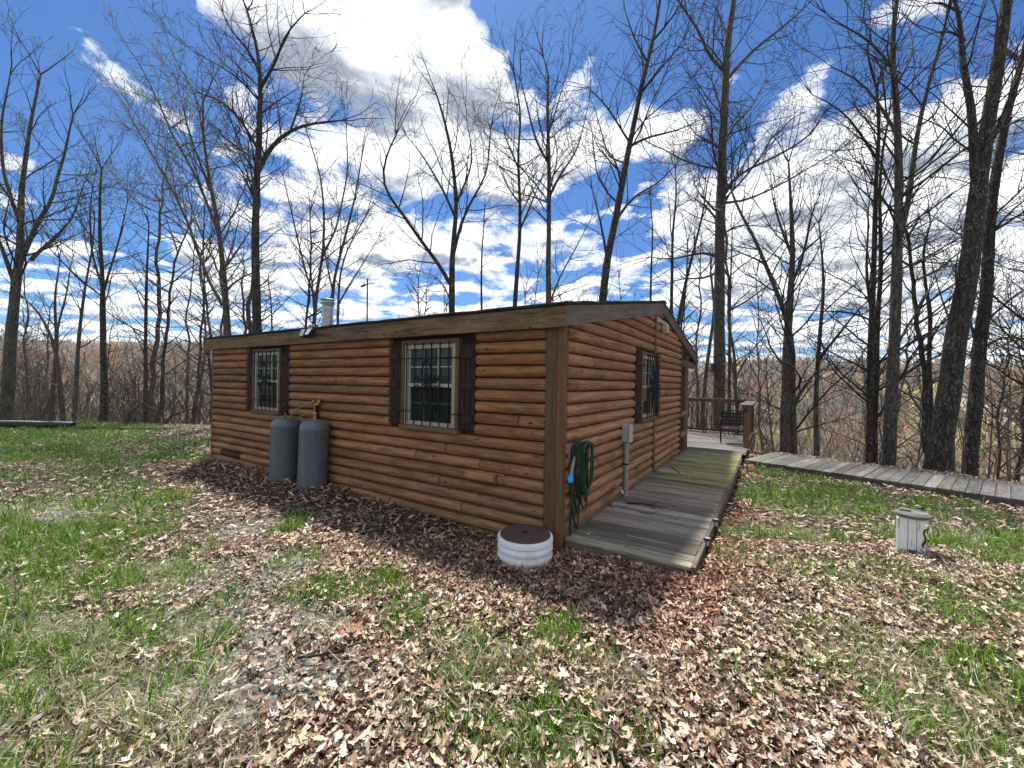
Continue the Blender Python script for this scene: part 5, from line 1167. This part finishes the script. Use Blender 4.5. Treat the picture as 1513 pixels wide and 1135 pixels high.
zc = mth(nt, 'ADD', mth(nt, 'MAXIMUM', sx[2], 0.), .13); pxn = mth(nt, 'DIVIDE', sx[0], zc); pyn = mth(nt, 'DIVIDE', sx[1], zc)
pv = nd(nt, 'CombineXYZ', {0: pxn, 1: pyn, 2: 0.}).outputs[0]
def cl(v): return nd(nt, 'TexNoise', {'Vector': v, 'Scale': 2.5, 'Detail': 10., 'Roughness': .58, 'Distortion': .25}).outputs[0]
off = nd(nt, 'VectorMath', {0: pv, 1: (3.3, 1.7, 0)}, operation='ADD').outputs[0]
n0 = cl(off)
sunp = Vector((sd.x/(sd.z+.13), sd.y/(sd.z+.13), 0))
tos = nd(nt, 'VectorMath', {0: nd(nt, 'VectorMath', {0: tuple(sunp), 1: pv}, operation='SUBTRACT').outputs[0]}, operation='NORMALIZE').outputs[0]
off2 = nd(nt, 'VectorMath', {0: off, 1: vmul(nt, tos, (.16, .16, 0))}, operation='ADD').outputs[0]; n1 = cl(off2)
blob = None
wn = nd(nt, 'TexNoise', {'Vector': dn, 'Scale': 3.2, 'Detail': 5., 'Roughness': .6}).outputs['Color']
dw = nd(nt, 'VectorMath', {0: nd(nt, 'VectorMath', {0: dn, 1: nd(nt, 'VectorMath', {0: nd(nt, 'VectorMath', {0: wn, 1: (.5, .5, .5)}, operation='SUBTRACT').outputs[0], 1: (.55, .55, .55)}, operation='MULTIPLY').outputs[0]}, operation='ADD').outputs[0]}, operation='NORMALIZE').outputs[0]
# (px, py, radius px, amplitude): cloud banks (+) and blue gaps (-)
for a, b, r_, am in ((60, 50, 190, -.28), (150, 300, 140, .06), (450, 320, 140, .07), (600, 400, 150, .05), (330, 70, 130, .10), (480, 60, 70, .12), (630, 110, 140, .22), (660, 200, 110, .16), (820, 230, 110, .08), (700, 20, 90, .04), (545, 80, 60, -.26), (770, 60, 60, -.22), (880, 60, 60, .1), (905, 290, 60, -.24), (1000, 60, 60, -.05), (1180, 260, 170, .17), (1320, 190, 150, .14), (1440, 280, 160, .15), (1250, 400, 180, .08),
                   (1000, 150, 100, -.10), (1150, 50, 120, -.20), (1350, 30, 130, -.12), (1500, 50, 90, -.10), (170, 170, 90, -.10), (300, 60, 90, .08), (1000, 300, 110, .06), (450, 190, 60, -.08), (120, 350, 90, .05), (960, 400, 70, -.06), (300, 420, 80, .05)):
    d_ = nrm(ray(a, b)); cr_ = math.cos(math.atan(r_/F)*1.15)
    dt = nd(nt, 'VectorMath', {0: dw, 1: tuple(d_)}, operation='DOT_PRODUCT').outputs['Value']
    mr = nd(nt, 'MapRange', {0: dt, 1: cr_, 2: 1., 3: 0., 4: am}, interpolation_type='SMOOTHSTEP').outputs[0]
    blob = mr if blob is None else mth(nt, 'ADD', blob, mr)
hzn = nd(nt, 'MapRange', {0: sx[2], 1: .0, 2: .55, 3: .05, 4: .0}).outputs[0]
dns = mth(nt, 'ADD', mth(nt, 'MULTIPLY_ADD', n0, 1.75, -.37), mth(nt, 'ADD', blob, hzn)); dns1 = mth(nt, 'ADD', mth(nt, 'MULTIPLY_ADD', n1, 1.75, -.37), mth(nt, 'ADD', blob, hzn))
alpha = ramp(nt, dns, [(.465, 0.), (.55, .55), (.65, 1.)], 'EASE')
dif = mth(nt, 'SUBTRACT', dns1, dns)
thick = ramp(nt, dns1, [(.58, 0.), (.86, 1.)])
n3 = nd(nt, 'TexNoise', {'Vector': off2, 'Scale': 4.6, 'Detail': 7., 'Roughness': .6}).outputs[0]
shade = mth(nt, 'ADD', mth(nt, 'MULTIPLY', thick, .36), mth(nt, 'ADD', mth(nt, 'MULTIPLY', dif, 3.2), mth(nt, 'MULTIPLY_ADD', n3, 1.3, -.6)), clamp=True)
ccol = mixc(nt, shade, (6.6, 6.65, 6.7), (1.9, 2.15, 2.55))
skyc = mixc(nt, 1., sky.outputs[0], (.22, .385, .585), 'MULTIPLY')
fin = mixc(nt, mth(nt, 'MULTIPLY', alpha, .96), skyc, ccol)
nt.links.new(fin, bg.inputs[0]); bg.inputs[1].default_value = .125
SC.view_settings.view_transform = 'Standard'; SC.view_settings.look = 'None'; SC.view_settings.gamma = 1; SC.view_settings.exposure = .78
SC.cycles.max_bounces = 6; SC.cycles.diffuse_bounces = 3; SC.cycles.transparent_max_bounces = 4; SC.cycles.use_denoising = True

hv = bpy.data.materials.new('haze_air'); hv.use_nodes = True; hn = hv.node_tree; hn.nodes.clear()
ho = hn.nodes.new('ShaderNodeOutputMaterial'); hp2 = hn.nodes.new('ShaderNodeVolumePrincipled'); hp2.inputs['Color'].default_value = (.86, .92, 1, 1); hp2.inputs['Density'].default_value = .00035; hp2.inputs['Anisotropy'].default_value = .2
hn.links.new(hp2.outputs[0], ho.inputs['Volume'])
MT['haze'] = hv
me = bpy.data.meshes.new('haze'); x0, x1, y0, y1, z0, z1 = -1200, 1200, -400, 1400, float(hz.min())-1.5, 34.
me.from_pydata([(x, y, z) for z in (z0, z1) for x, y in ((x0, y0), (x1, y0), (x1, y1), (x0, y1))], [], [(0, 3, 2, 1), (4, 5, 6, 7), (0, 1, 5, 4), (1, 2, 6, 5), (2, 3, 7, 6), (3, 0, 4, 7)])
me.materials.append(hv); ob = bpy.data.objects.new('haze', me); COL.objects.link(ob); ob['kind'] = 'stuff'; ob['label'] = 'faint haze over the valley'
